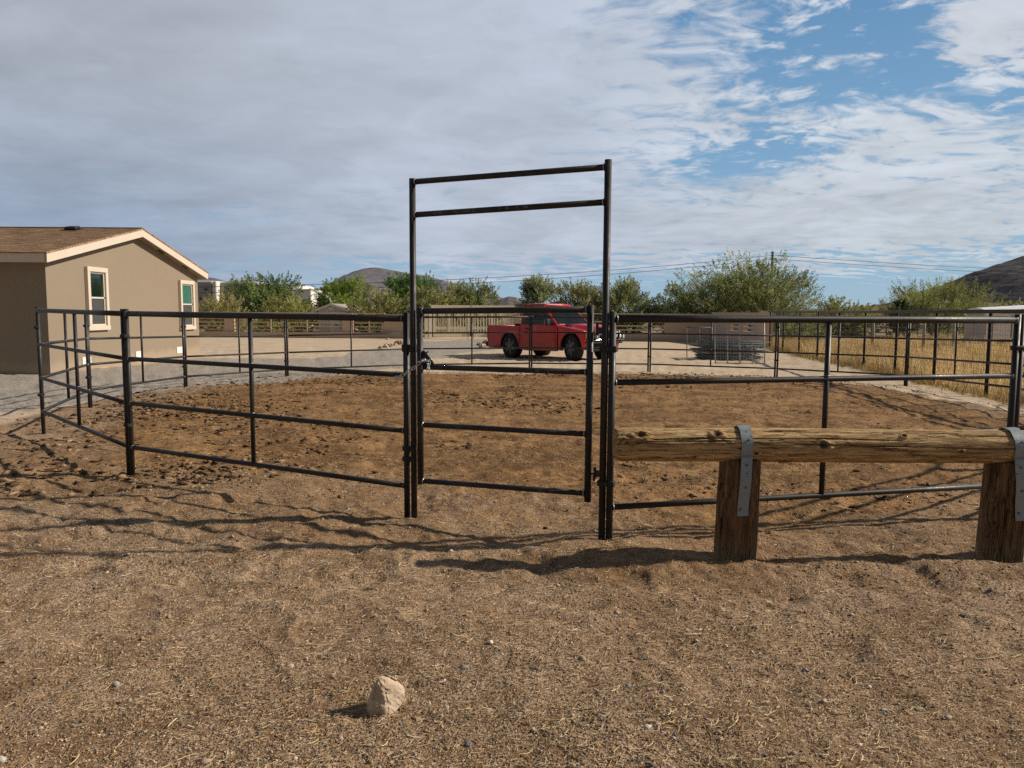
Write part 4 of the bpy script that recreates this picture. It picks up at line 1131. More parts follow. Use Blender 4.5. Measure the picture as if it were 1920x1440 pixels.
WY = 47.5
wx = lambda px, y=WY: (px - 960) / FOC * y
wl = thing('slatted_wall', 'long low tan stucco wall with slatted openings left of the driveway gate', 'wall', (wx(560), WY, -0.13))
O = wl.location
A_, B_ = Vector((wx(120), WY, 0)), Vector((wx(786, 47.2), 47.2, 0))
slab(MB(O), A_, B_, -0.30, 0.23, 0.22).build('base_wall', WALLC, wl)
bays = [(wx(120), wx(423)), (wx(440), wx(643)), (wx(662), wx(722))]
for a, b in ((423, 440), (643, 662), (722, 786)):
    slab(MB(O), Vector((wx(a), WY, 0)), Vector((wx(b), WY if b < 780 else 47.2, 0)), 0.23, 1.37 if b < 780 else 1.36, 0.34 if b < 780 else 0.24).build('pillar', WALLC, wl)
slab(MB(O), Vector((wx(120), WY, 0)), Vector((wx(722), WY, 0)), 1.37, 1.43, 0.18).build('cap_rail', RAILC, wl)
for a, b in bays:
    for z in (0.36, 0.58, 0.81, 1.05): slab(MB(O), Vector((a, WY, 0)), Vector((b, WY, 0)), z - 0.035, z + 0.035, 0.06).build('slat', RAILC, wl)
    n = max(1, int((b - a) / 2.6))
    for k in range(1, n + 1): MB(O).box((a + (b - a) * k / (n + 1), WY + 0.055, 0.80), (0.07, 0.05, 1.14)).build('slat_post', RAILC, wl)
slab(MB(O), Vector((wx(716), WY - 0.02, 0)), Vector((wx(724), WY - 0.02, 0)), 0.23, 0.80, 0.2).build('stepped_block', WALLC, wl)

wr = thing('slatted_wall', 'tan stucco wall behind the red truck with slats, then solid, ending at a tall pillar', 'wall', (wx(1200, 46), 46, -0.13))
O = wr.location
C_, D_, E_ = Vector((wx(969, 47), 47.0, 0)), Vector((wx(1336, 44.6), 44.6, 0)), Vector((wx(1440, 37.6), 37.6, 0))
lerp = lambda p, q, s: p + (q - p) * s
S1 = lerp(C_, D_, 0.76)
slab(MB(O), C_, S1, -0.30, 0.36, 0.22).build('base_wall', WALLC, wr)
slab(MB(O), C_, D_, 1.44, 1.50, 0.25).build('cap_rail', RAILC, wr)
for z in (0.52, 0.76, 1.0, 1.23): slab(MB(O), C_, S1, z - 0.04, z + 0.04, 0.07).build('slat', RAILC, wr)
for s in (0.0, 0.25, 0.5): MB(O).box(lerp(C_, D_, s) + Vector((0, 0.03, 0.9)), (0.34, 0.3, 1.08)).build('pillar', WALLC, wr)
slab(MB(O), S1, D_, -0.30, 1.44, 0.24).build('solid_wall', WALLC, wr)
slab(MB(O), lerp(D_, E_, 0.0), lerp(D_, E_, 0.9), -0.30, 0.62, 0.24).build('base_wall', WALLC, wr)
slab(MB(O), lerp(D_, E_, 0.0), lerp(D_, E_, 0.9), 1.38, 1.60, 0.26).build('cap_rail', WALLC, wr)
for a, b in ((0.0, 0.36), (0.52, 0.60), (0.78, 0.9)): slab(MB(O), lerp(D_, E_, a), lerp(D_, E_, b), 0.62, 1.38, 0.22).build('pillar', WALLC, wr)
for a, b in ((0.36, 0.52), (0.60, 0.78)):
    for z in (0.80, 1.02, 1.24): slab(MB(O), lerp(D_, E_, a), lerp(D_, E_, b), z - 0.05, z + 0.05, 0.2).build('slat', WALLC, wr)
d = (E_ - D_); MB(O).box(lerp(D_, E_, 0.955) + Vector((0, 0, 0.68)), (0.55, 0.48, 2.02), math.atan2(d.y, d.x)).build('end_pillar', WALLC, wr)

BEIGE = plain('beige_gate_paint', (0.78, 0.68, 0.50), 0.7, 0, 0.10, 2.0)
PALEG = plain('pale_gate_post', (0.84, 0.79, 0.65), 0.7, 0, 0.06, 2.0)
GY = 46.6
gx = lambda px: (px - 960) / FOC * GY
dg = thing('driveway_gate', 'wide beige slatted double gate with sunburst tops across the driveway', 'gate', (gx(880), GY, -0.12))
O = dg.location
for px, m_, w, zt in ((799, BEIGE, 0.20, 1.70), (806.5, PALEG, 0.20, 1.74), (967, PALEG, 0.22, 1.72)):
    MB(O).box((gx(px), GY + 0.02, zt / 2 - 0.1), (w, 0.2, zt + 0.2)).build('gate_post', m_, dg)
for l, mid, r in ((812, 842, 880.5), (883, 922.5, 962)):
    x0, x1, xm = gx(l), gx(r), gx(mid)
    mb = MB(O)
    mb.box(((x0 + x1) / 2, GY, 1.83), (x1 - x0 + 0.25, 0.10, 0.20)).box(((x0 + x1) / 2, GY, 0.13), (x1 - x0, 0.07, 0.18)).box(((x0 + x1) / 2, GY, 0.56), (x1 - x0, 0.05, 0.17))
    for xx in (x0 + 0.07, xm, x1 - 0.07): mb.box((xx, GY + 0.004, 0.98), (0.15, 0.085, 1.5))
    lf = mb.build('gate_leaf', BEIGE, dg)
    for a, b in ((x0 + 0.145, xm - 0.075), (xm + 0.075, x1 - 0.145)):
        n = 6; sm = MB(O)
        for k in range(n):
            xx = a + (b - a) * (k + 0.5) / n
            sm.box((xx, GY - 0.014, 0.90), ((b - a) / n * (0.50 if k % 2 else 0.36), 0.03, 1.36))
        c = (a + b) / 2; hw = (b - a) / 2
        for s in (-1, 1):                                 # sunburst rays
            for e in (0.95, 0.45):
                p, q = Vector((c, GY - 0.034, 1.16)), Vector((c + s * hw * e, GY - 0.034, 1.62))
                dd = q - p; sm.box((p + q) / 2, (dd.length, 0.02, 0.06), 0, Matrix.Rotation(-math.atan2(dd.z, dd.x), 3, 'Y'))
        sm.prism([(c - hw * 0.42, GY - 0.036, 1.73), (c + hw * 0.42, GY - 0.036, 1.73), (c, GY - 0.036, 1.18)], (0, 0.02, 0))
        sm.build('slat_pattern', BEIGE, lf)
    MB(O).tube([(x1 - 0.12 if l < 850 else x0 + 0.12, GY - 0.06, -0.10), (x1 - 0.12 if l < 850 else x0 + 0.12, GY - 0.06, 0.42)], 0.016, 8).build('drop_bolt', BLACKP, lf)
for zc in (0.28, 1.22): MB(O).box((gx(800), GY - 0.10, zc), (0.10, 0.05, 0.12)).build('hinge', BLACKP, dg)

dg.rotation_euler = (0, 0, R(12))
# kerb stones by the driveway
STONE = [plain('driveway_stone', c, 0.95, 0, 0.35, 5, 0.2, 0, 0.4, 12) for c in ((0.36, 0.245, 0.155), (0.46, 0.36, 0.27), (0.235, 0.160, 0.110))]
def boulder(loc, size, flat, seed, mat, label, name='driveway_stone', group='stones edging the driveway'):
    bm = bmesh.new(); bmesh.ops.create_icosphere(bm, subdivisions=3, radius=1.0)
    rr_ = random.Random(seed); off = rr_.random() * 50
    for v in bm.verts:
        c = v.co.copy(); n = fbm(np.array([c.x * 1.1 + off]), np.array([c.y * 1.1 + c.z * 0.8]), 3, seed)[0]
        n2 = fbm(np.array([c.x * 3 + off]), np.array([c.y * 3 + c.z * 2.2]), 3, seed + 1)[0]
        c *= 1 + 0.6 * n + 0.30 * n2
        v.co = Vector((c.x * size * rr_.uniform(0.99, 1.01), c.y * size * 0.8, c.z * size * flat))
    me = bpy.data.meshes.new(name); bm.to_mesh(me); bm.free()
    o = mesh_obj(name, me, mat); o.location = loc; o.rotation_euler = (0, 0, rr_.random() * 6)
    return tag(o, label, 'stone', group)
for k, (px, py, s, m_, lab) in enumerate((
        (714, 652, 0.17, 0, 'small brown stone at the left end of the driveway stone row'),
        (722, 650.5, 0.22, 1, 'second pale stone from the left in the driveway row'),
        (728, 649, 0.26, 0, 'large reddish stone in the middle left of the driveway row'),
        (734, 647.5, 0.20, 2, 'dark stone next to the large reddish one by the driveway'),
        (741, 646.5, 0.16, 1, 'small pale stone in the middle of the driveway row'),
        (747, 644.5, 0.28, 2, 'large dark brown stone near the right end of the driveway row'),
        (754, 643.5, 0.22, 0, 'brown stone at the right end of the driveway row beside the gate post'),
        (727, 635.5, 0.16, 1, 'small pale stone lying at the foot of the slatted wall'),
        (906, 650, 0.28, 1, 'pale stone at left of the pair behind the red truck bed'),
        (898, 646.5, 0.20, 2, 'dark stone topping the pair behind the red truck bed'),
        (914, 646.5, 0.42, 0, 'big brown boulder just behind the red truck tail'))):
    p = gp(px, py + 1.5); boulder(p + Vector((0, 0, s * 0.15)), s * 0.66, 0.75, 40 + k, STONE[m_], lab)

# ------------------------------------------------------------------ mesh fence on the right
FPOST = plain('dark_fence_post', (0.018, 0.012, 0.010), 0.8, 0.0, 0.3, 6)
FRAIL = plain('weathered_top_rail', (0.105, 0.092, 0.070), 0.6, 0.3, 0.25, 3)
WIRE = plain('fence_wire', (0.060, 0.052, 0.046), 0.6, 0.5, 0.2, 10)
fxy = lambda y: Vector((8.3 + 0.108 * y, y, 0))
fy = [36.6, 34.0, 31.3, 28.7, 26.2, 23.7, 21.2, 18.75, 16.2, 13.7, 11.2]
mf = thing('mesh_fence', 'wire mesh fence on dark posts with pipe top rail before the dry grass', 'fence', fxy(24) + Vector((0, 0, -0.12)))
O = mf.location
for y in fy:
    p = fxy(y); MB(O).tube([p + Vector((0, 0, -0.3)), p + Vector((0, 0, 1.62))], 0.036, 10).build('fence_post', FPOST, mf)
a, b = fxy(fy[0] + 0.3), fxy(fy[-1])
MB(O).tube([a + Vector((0, 0, 1.655)), (a + b) / 2 + Vector((0, 0, 1.640)), b + Vector((0, 0, 1.66))], 0.042, 12).build('top_rail', FRAIL, mf)
mb = MB(O); L = (b - a).length; n = int(L / 0.10); off = Vector((0.05, 0, 0))
for k in range(n + 1):
    p = a + (b - a) * k / n + off; mb.tube([p + Vector((0, 0, -0.1)), p + Vector((0, 0, 1.62))], 0.0022, 3, False, False, False)
for k in range(16):
    z = -0.02 + k * 0.108; mb.tube([a + off + Vector((0, 0, z)), b + off + Vector((0, 0, z))], 0.0022, 3, False, False, False)
mb.build('wire_mesh', WIRE, mf)

# dry grass lot beyond it
def grass(name, n, fn, hmin, hmax, w, cols, mat, label, lean=0.55):
    x, y = fn(n); n = len(x); h = hmin + (hmax - hmin) * rng.random(n) ** 1.4
    h *= 0.55 + 0.75 * sstep(fbm(x * 0.5, y * 0.5, 3, 55), -0.3, 0.5)
    a = rng.random(n) * 6.283; ln = h * lean * (0.2 + rng.random(n)); zz = ground_z(x, y, False)
    dx_, dy_ = np.cos(a) * ln, np.sin(a) * ln; b = rng.random(n) * 6.283; wx_, wy_ = np.cos(b) * w, np.sin(b) * w
    v = np.stack([np.stack([x - wx_, y - wy_, zz - 0.02], -1), np.stack([x + wx_, y + wy_, zz - 0.02], -1),
                  np.stack([x + dx_ * 0.4 + wx_ * 0.8, y + dy_ * 0.4 + wy_ * 0.8, zz + h * 0.6], -1), np.stack([x + dx_ * 0.4 - wx_ * 0.8, y + dy_ * 0.4 - wy_ * 0.8, zz + h * 0.6], -1),
                  np.stack([x + dx_ + wx_ * 0.15, y + dy_ + wy_ * 0.15, zz + h * 0.95], -1), np.stack([x + dx_ - wx_ * 0.15, y + dy_ - wy_ * 0.15, zz + h * 0.95], -1)], 1).reshape(-1, 3)
    f = ((np.arange(n) * 6)[:, None, None] + np.array([[0, 1, 2, 3], [3, 2, 4, 5]])[None]).reshape(-1, 4)
    cl = pal(cols, n, 0.15) * (0.8 + 0.4 * sstep(fbm(x * 0.8 + 9, y * 0.8, 3, 57), -0.4, 0.4))[:, None]
    return tag(mesh_obj(name, np_mesh(name, v, f, np.repeat(cl, 6, 0)), mat), label, 'grass', None, 'stuff')
GRASS_MAT = tint_material('dry_grass', 0.9, 0, 60, 0.35)
def lot(n):
    y = 11 + 36 * rng.random(n) ** 1.15; x = 8.3 + 0.108 * y + 0.10 + 17 * rng.random(n) ** 1.35
    ok = (rng.random(n) < 0.35 + 0.65 * sstep(fbm(x * 0.35, y * 0.35, 3, 58) + 0.5 * (x - 8.3 - 0.108 * y < 1.2), -0.25, 0.3))
    return x[ok], y[ok]
GOLD = [(0.66, 0.47, 0.210), (0.74, 0.57, 0.30), (0.56, 0.375, 0.155), (0.80, 0.65, 0.40), (0.44, 0.285, 0.12)]
grass('dry_grass', 80000, lot, 0.18, 0.62, 0.007, GOLD, GRASS_MAT, 'tall golden dry grass filling the lot beyond the mesh fence')
def verge(n):
    y = 12 + 24 * rng.random(n); x = 8.3 + 0.108 * y - 0.05 - 0.35 * rng.random(n) ** 2
    return x, y
grass('dry_weeds', 2600, verge, 0.06, 0.28, 0.006, [(0.40, 0.28, 0.11), (0.30, 0.22, 0.09), (0.20, 0.17, 0.07), (0.5, 0.38, 0.18)], GRASS_MAT, 'low straggly weeds along the pen side of the mesh fence')
# ------------------------------------------------------------------ trees and bushes
LEAF = tint_material('leaf', 0.7, 0, 60, 0.35)
BARK = plain('bark', (0.105, 0.080, 0.058), 0.95, 0, 0.35, 9, 0.1, 0, 0.5, 18)


def tree(name, label, px, half_px, top_py, y, z0, cols, seed, n_spray, leaf=(0.17, 0.045), spiky=0.5, depth=1.0, n_clump=22, group='desert trees beyond the wall', lo=0.12, shape=None, dense=1.0):
    """a multi-stemmed desert tree: bark limbs and a crown of leafy sprays gathered in clumps"""
    n_spray = int(n_spray * 1.25)
    rs = np.random.default_rng(seed); rd = random.Random(seed)
    x = (px - 960) / FOC * y; top = at(px, top_py, y).z; hw = half_px / FOC * y * (1.13 if half_px < 100 else 1.0)
    zg = gz1(x, y) if y < 45 else -0.125
    H = top - zg; base = Vector((x, y, zg))
    t = thing(name, label, 'tree' if H > 2.0 else 'bush', base, 0, group)
    # clump centres inside an uneven dome
    cl = []; tries = 0
    while len(cl) < n_clump and tries < 4000:
        tries += 1
        u = rs.uniform(-1, 1); w = rs.uniform(-1, 1); v = rs.uniform(lo, 0.90)
        rad = math.sqrt(u * u + w * w)
        lim = math.sqrt(max(0.0, 1 - ((v - 0.38) / 0.56) ** 2)) if v > 0.38 else 0.80 + 0.2 * (v / 0.38)
        if shape: lim *= shape(u, v)
        if rad > lim * 0.86: continue
        c = Vector((u * hw * 0.88, w * hw * 0.85 * depth, v * H))
        if all((c - q[0]).length > 0.30 * hw / max(1, (n_clump / 22)) ** 0.4 for q in cl): cl.append((c, rs.uniform(0.22, 0.40) * min(hw, H * 0.75), rs.uniform(0.72, 1.28)))
    # limbs
    mb = MB()
    for k in range(rd.randint(4, 6)):
        tgt = cl[rd.randrange(len(cl))][0]
        a = Vector((rd.uniform(-0.12, 0.12), rd.uniform(-0.12, 0.12), -0.15)); r0_ = 0.05 + 0.016 * H * rd.uniform(0.7, 1.2)
        m1 = Vector((tgt.x * 0.35 + rd.uniform(-.2, .2), tgt.y * 0.35, tgt.z * 0.45)); m2 = Vector((tgt.x * 0.75, tgt.y * 0.75, tgt.z * 0.82))
        mb.tube([a, a.lerp(m1, 0.5) + Vector((rd.uniform(-.1, .1), 0, 0)), m1, m2, tgt], [r0_, r0_ * 0.8, r0_ * 0.62, r0_ * 0.38, r0_ * 0.12], 7)
        for q in range(3):
            c2 = cl[rd.randrange(len(cl))][0]; s = m1.lerp(m2, rd.random()); e = s.lerp(c2, 0.7)
            mb.tube([s, s.lerp(e, 0.5) + Vector((rd.uniform(-.1, .1), rd.uniform(-.1, .1), 0.1)), e], [r0_ * 0.4, r0_ * 0.26, r0_ * 0.08], 5)
    mb.build('trunk', BARK, t)
    # leafy sprays
    ci = rs.integers(0, len(cl), n_spray)
    cc = np.array([c[0][:] for c in cl])[ci]; cr = np.array([c[1] for c in cl])[ci]; cb = np.array([c[2] for c in cl])[ci]
    dirn = rs.standard_normal((n_spray, 3)); dirn /= np.linalg.norm(dirn, axis=1)[:, None]
    org = cc + dirn * (cr * rs.random(n_spray) ** 0.45)[:, None] * np.array([1.1, 1.1, 0.85])
    outw = org - np.array([0, 0, H * 0.25]); outw /= np.linalg.norm(outw, axis=1)[:, None] + 1e-6
    d = outw * 0.8 + dirn * 0.55 + np.array([0, 0, spiky]); d /= np.linalg.norm(d, axis=1)[:, None]
    Ls = (0.25 + 0.50 * rs.random(n_spray)) * (0.55 + 0.14 * H) * (0.7 + 0.5 * spiky)
    nl = 38
    s = rs.random((n_spray, nl))
    p = org[:, None] + d[:, None] * (s * Ls[:, None])[..., None] + rs.standard_normal((n_spray, nl, 3)) * 0.05 * (1.25 - s)[..., None] * (0.6 + 0.2 * H)
    p[..., 2] *= H / np.quantile(p[..., 2], 0.9985); p[..., 0] *= hw / max(np.quantile(np.abs(p[..., 0]), 0.985), 1e-3)
    p[..., 2] = np.maximum(p[..., 2], 0.02 + 0.1 * rs.random((n_spray, nl)))
    ax = d[:, None] * 0.7 + rs.standard_normal((n_spray, nl, 3)) * 0.62; ax /= np.linalg.norm(ax, axis=2)[..., None]
    up = rs.standard_normal((n_spray, nl, 3)); wv = np.cross(ax, up); wv /= np.linalg.norm(wv, axis=2)[..., None] + 1e-6
    L = leaf[0] * 0.60 * (0.6 + 0.8 * rs.random((n_spray, nl, 1))) * (y / 50) * dense; W = leaf[1] * 0.52 * (0.7 + 0.7 * rs.random((n_spray, nl, 1))) * (y / 50) * dense
    v = np.stack([p - ax * L * 0.5, p + wv * W, p + ax * L * 0.5, p - wv * W], 2).reshape(-1, 3)
    f = np.arange(len(v)).reshape(-1, 4)
    base_c = np.array(cols)[rs.integers(0, len(cols), n_spray)] * cb[:, None] * (1 + 0.16 * rs.standard_normal((n_spray, 1)))
    lc = base_c[:, None] * (1 + 0.13 * rs.standard_normal((n_spray, nl, 1)))
    c = (np.repeat(lc.reshape(-1, 3), 4, 0) * 1.45).clip(0.008, 0.6)
    mesh_obj('crown', np_mesh('crown', v, f, c), LEAF, t)
    return t


OLIVE = [(0.250, 0.225, 0.085), (0.315, 0.285, 0.120), (0.190, 0.180, 0.064), (0.370, 0.335, 0.165)]
GREEN = [(0.120, 0.170, 0.050), (0.160, 0.215, 0.070), (0.085, 0.130, 0.038), (0.215, 0.255, 0.100)]
BRIGHT = [(0.195, 0.255, 0.045), (0.155, 0.225, 0.042), (0.250, 0.295, 0.065), (0.110, 0.175, 0.036)]
MESQ = [(0.185, 0.205, 0.075), (0.245, 0.262, 0.110), (0.140, 0.160, 0.058), (0.310, 0.315, 0.155), (0.100, 0.122, 0.042)]
GREY = [(0.225, 0.250, 0.135), (0.165, 0.200, 0.105), (0.280, 0.300, 0.170), (0.20, 0.21, 0.12)]
YELL = [(0.285, 0.285, 0.080), (0.345, 0.330, 0.110), (0.215, 0.235, 0.068)]
tree('mesquite_tree', 'low olive thin-leaved tree before the white house beside the tan gable', 420, 50, 546, 50.5, 0, OLIVE, 101, 420, spiky=0.5, n_clump=18)
tree('mesquite_tree', 'broad dark green tree covering the middle of the white house', 507, 72, 513, 58, 0, GREEN, 102, 800, spiky=0.42, n_clump=26, lo=0.25)
tree('olive_bush', 'yellow olive bush spreading low between the white house and the shed', 535, 56, 553, 54, 0, YELL + OLIVE, 103, 520, spiky=0.4, n_clump=22, lo=0.05)
tree('palo_verde_tree', 'bright green rounded tree right of the small grey shed', 645, 45, 517, 61, 0, BRIGHT, 104, 950, leaf=(0.20, 0.03), spiky=0.25, n_clump=24, lo=0.06)
tree('mesquite_tree', 'olive tree in front of the pointed hill, left of the gate frame', 712, 58, 535, 51, 0, OLIVE + MESQ, 105, 700, spiky=0.5, n_clump=24)
tree('pine_tree', 'deep green tree just behind the left frame post, before the hill slope', 775, 50, 511, 66, 0, [(0.10, 0.18, 0.045), (0.13, 0.21, 0.055), (0.075, 0.145, 0.036)], 106, 560, spiky=0.5, n_clump=20, lo=0.45)
tree('mesquite_tree', 'olive tree just right of the left frame post over the wall end', 806, 50, 535, 51.5, 0, OLIVE + MESQ, 107, 560, spiky=0.5, n_clump=20)
tree('mesquite_tree', 'spiky green tree over the right half of the beige gate', 884, 56, 523, 53, 0, MESQ, 108, 640, spiky=0.85, n_clump=22)
tree('tall_tree', 'upright grey green tree standing behind the red truck cab', 1011, 36, 517, 62, 0, GREY, 109, 680, leaf=(0.2, 0.04), spiky=0.15, n_clump=22, lo=0.1, shape=lambda u, v: 1.0 if v > 0.3 else 0.85)
tree('mesquite_tree', 'bushy olive green tree to the left of the right frame post', 1090, 52, 527, 52, 0, MESQ + OLIVE, 110, 640, spiky=0.6, n_clump=22)
tree('mesquite_tree', 'bushy green tree with spiky top right of the right frame post', 1180, 54, 520, 52, 0, MESQ, 111, 680, spiky=0.75, n_clump=22)
tree('mesquite_tree', 'smaller grey green tree left of the tallest tree', 1272, 52, 530, 51, 0, MESQ + GREY, 112, 560, spiky=0.6, n_clump=20)
tree('mesquite_tree', 'tallest and widest spreading tree, in front of the utility pole', 1403, 128, 478, 48.5, 0, MESQ, 113, 2300, leaf=(0.16, 0.045), spiky=0.75, n_clump=54, lo=0.10, depth=0.8)
tree('olive_bush', 'low yellow olive bush right of the tallest tree', 1562, 58, 556, 62, 0, YELL, 114, 480, spiky=0.6, n_clump=20, lo=0.05)
tree('creosote_bush', 'wide wispy olive bush below the dark hill on the right', 1752, 84, 521, 57, 0, YELL + MESQ, 115, 1400, leaf=(0.15, 0.03), spiky=1.2, n_clump=34, lo=0.06)
tree('creosote_bush', 'dull green bush at the foot of the dark hill behind the trailer', 1890, 70, 560, 74, 0, GREY + OLIVE, 116, 420, spiky=0.5, n_clump=18, lo=0.05)
tree('creosote_bush', 'dark bush at the left end of the wispy olive bush on the right', 1688, 26, 562, 54, 0, [(0.04, 0.06, 0.026), (0.06, 0.08, 0.035)], 117, 200, spiky=0.6, n_clump=10, lo=0.05)
tree('creosote_bush', 'dim low bush behind the mesh fence right of the end pillar', 1490, 46, 592, 43, 0, MESQ + GREY, 118, 330, spiky=0.3, n_clump=14, lo=0.03)
tree('creosote_bush', 'low scrub in the gap behind the mesh fence, centre right', 1585, 50, 583, 60, 0, GREY + OLIVE, 119, 260, spiky=0.3, n_clump=12, lo=0.03)
tree('olive_bush', 'shadowed bush filling the gap behind the solid wall section', 1330, 60, 560, 53, 0, MESQ, 120, 380, spiky=0.4, n_clump=16, lo=0.03)

# ------------------------------------------------------------------ hills
def hill_material(name, a, b, c):
    m, g = new_mat(name)
    P = g.node('ShaderNodeTexCoord').outputs['Object']
    n = g.noise(P, 0.010, 7, 0.65); n2 = g.noise(P, 0.075, 5, 0.7)
    col = g.mix(g.rng(n, 0.35, 0.65), a, b); col = g.mix(g.rng(n2, 0.54, 0.66, 0, 0.75), col, c)
    return finish(m, g, col, 1.0, 0, n2, 0.6, 6.0, 0.0)


def hill(label, prof, y, width, mat, seed, rough=4.0, nx=220, ny=60):
    """ridge through photo skyline points at distance y, falling off to front and back"""
    xs = np.array([(p - 960) / FOC * y for p, _ in prof]); zs = np.array([at(p, q, y).z for p, q in prof])
    X, V = np.meshgrid(np.linspace(xs[0], xs[-1], nx), np.linspace(-1, 1, ny), indexing='ij')
    ridge = np.interp(X, xs, zs) + 3
    fall = np.clip(1 - np.abs(V) ** 1.25, 0, 1)
    Z = ridge * fall - 2 + rough * (fbm(X / width * 9, V * 5, 5, seed) - 0.0) * np.clip(fall * 3, 0, 1) * (1 - np.exp(-(V / 0.12) ** 2) * 0.75)
    Y = y + V * width
    v = np.stack([X, Y, Z], -1).reshape(-1, 3) - np.array([xs.mean(), y, 0])
    i = np.arange(nx - 1)[:, None]; j = np.arange(ny - 1)[None]
    f = np.stack([i * ny + j, (i + 1) * ny + j, (i + 1) * ny + j + 1, i * ny + j + 1], -1).reshape(-1, 4)
    o = mesh_obj('hill', np_mesh('hill', v, f, smooth=True), mat); o.location = (xs.mean(), y, 0)
    return tag(o, None, None, None, 'structure')


FARH = hill_material('far_hill', (0.130, 0.125, 0.155), (0.195, 0.175, 0.195), (0.115, 0.115, 0.125))  # bluish tint stands for distance haze, put into the colour
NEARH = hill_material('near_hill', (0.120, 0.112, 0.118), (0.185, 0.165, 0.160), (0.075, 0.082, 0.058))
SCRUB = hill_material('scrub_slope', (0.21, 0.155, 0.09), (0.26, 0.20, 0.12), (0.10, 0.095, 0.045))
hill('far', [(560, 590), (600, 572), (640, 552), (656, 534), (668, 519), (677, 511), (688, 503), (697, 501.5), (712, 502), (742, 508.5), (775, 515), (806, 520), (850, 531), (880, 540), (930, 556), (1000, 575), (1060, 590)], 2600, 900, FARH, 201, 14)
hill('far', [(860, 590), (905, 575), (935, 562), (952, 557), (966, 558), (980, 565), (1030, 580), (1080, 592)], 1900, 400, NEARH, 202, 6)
hill('near', [(1560, 600), (1690, 592), (1740, 582), (1790, 556), (1822, 535), (1850, 518), (1876, 504), (1898, 496), (1920, 487), (2000, 455), (2140, 410), (2300, 380), (2500, 420), (2800, 520), (3000, 595)], 1000, 420, NEARH, 203, 11, 420)
hill('near', [(1480, 592), (1560, 581), (1610, 577), (1660, 577), (1700, 571), (1760, 566), (1900, 575), (2100, 590)], 520, 160, SCRUB, 204, 1.5)
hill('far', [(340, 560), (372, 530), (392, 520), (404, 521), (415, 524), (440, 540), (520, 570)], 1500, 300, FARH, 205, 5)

# ------------------------------------------------------------------ white adobe house, shed
WHITE = stucco('white_stucco', (0.72, 0.70, 0.66), 0.04, 0.3)
GREYW = stucco('grey_stucco', (0.36, 0.345, 0.335), 0.05, 0.3)
AY = 78.0
def AX(px, y=AY): return (px - 960) / FOC * y
def AZ(py, y=AY, px=450): return at(px, py, y).z
ad = thing('adobe_house', 'large white flat roofed adobe house with stepped parapets behind the trees', 'house', (AX(450), AY, -0.12))
O = ad.location
def block(name, p0, p1, y, dep, ztop, mat, par=ad):
    x0, x1 = AX(p0, y), AX(p1, y)
    return MB(O).box(((x0 + x1) / 2, y + dep / 2, (ztop - 0.3) / 2), (x1 - x0, dep, ztop + 0.3)).build(name, mat, par, 0.12)
block('wing', 300, 400.5, AY, 9, AZ(528), GREYW)
block('buttress', 400.5, 409, AY - 0.5, 5, AZ(527.5), WHITE)
block('wing', 409, 470, AY + 0.4, 9, AZ(529), GREYW)
block('upper_block', 330, 402, AY + 4, 8, AZ(524), WHITE)
block('upper_block', 422, 470, AY + 5, 8, AZ(522.5), WHITE)
block('upper_block', 470, 560, AY + 6, 8, AZ(530), WHITE)
block('rear_wing', 556, 612, AY + 8, 8, AZ(543), WHITE)
block('rear_wing', 548, 585, AY + 5, 6, AZ(538), WHITE)
MB(O).tube([(AX(438.5, AY + 7), AY + 7, 2.5), (AX(438.5, AY + 7), AY + 7, AZ(516))], 0.10, 10).build('flue', plain('rusty_flue', (0.09, 0.05, 0.045), 0.7, 0.3), ad)
for px, py in ((389.5, 543), (380, 560.5)):
    MB(O).box((AX(px), AY - 0.12, AZ(py)), (0.26, 0.24, 0.12)).build('canale', BLACKP, ad)
MB(O).box((AX(604, 86), 86 - 0.3, AZ(559.5, 86)), (1.6, 0.6, 0.16)).build('canopy', BLACKP, ad)

SY = 50.5
SHEDC = plain('grey_shed_boards', (0.60, 0.565, 0.51), 0.8, 0, 0.08, 2)
SHEDR = plain('shed_roof', (0.36, 0.30, 0.25), 0.9, 0, 0.15, 2)
WHT = plain('white_trim', (0.72, 0.70, 0.66), 0.6, 0, 0.05, 3)
sx0, sx1, sxm = AX(598, SY), AX(648.5, SY), AX(622, SY)
sh = thing('garden_shed', 'small grey board shed with a low gable roof behind the slatted wall', 'shed', (sxm, SY, -0.12))
O = sh.location; ze, zr = AZ(581, SY), AZ(571, SY)
mb = MB(O).prism([(sx0, SY, -0.3), (sx1, SY, -0.3), (sx1, SY, ze), (sxm, SY, zr), (sx0, SY, ze)], (0, 4.0, 0))
for k in range(1, 8): mb.box((sx0 + (sx1 - sx0) * k / 8, SY - 0.012, 0.75), (0.03, 0.024, 1.7))
mb.build('wall', SHEDC, sh)
for s in (-1, 1):
    e = sx0 - 0.22 if s < 0 else sx1 + 0.22
    zz_ = ze - (zr - ze) / (sxm - sx0) * 0.22
    MB(O).prism([(e, SY - 0.2, zz_ + 0.03), (sxm, SY - 0.2, zr + 0.03), (sxm, SY - 0.2, zr + 0.11), (e, SY - 0.2, zz_ + 0.11)], (0, 4.4, 0)).build('roof', SHEDR, sh)
    MB(O).prism([(e, SY - 0.235, zz_ - 0.02), (sxm, SY - 0.235, zr - 0.02), (sxm, SY - 0.235, zr + 0.12), (e, SY - 0.235, zz_ + 0.12)], (0, 0.03, 0)).build('barge_board', WHT, sh)
MB(O).box((sxm, SY - 0.02, AZ(577, SY)), (0.34, 0.04, 0.20)).build('gable_vent', WHT, sh)
MB(O).box((AX(634, SY), SY - 0.03, 0.7), (1.1, 0.05, 1.5)).build('door', WHT, sh)

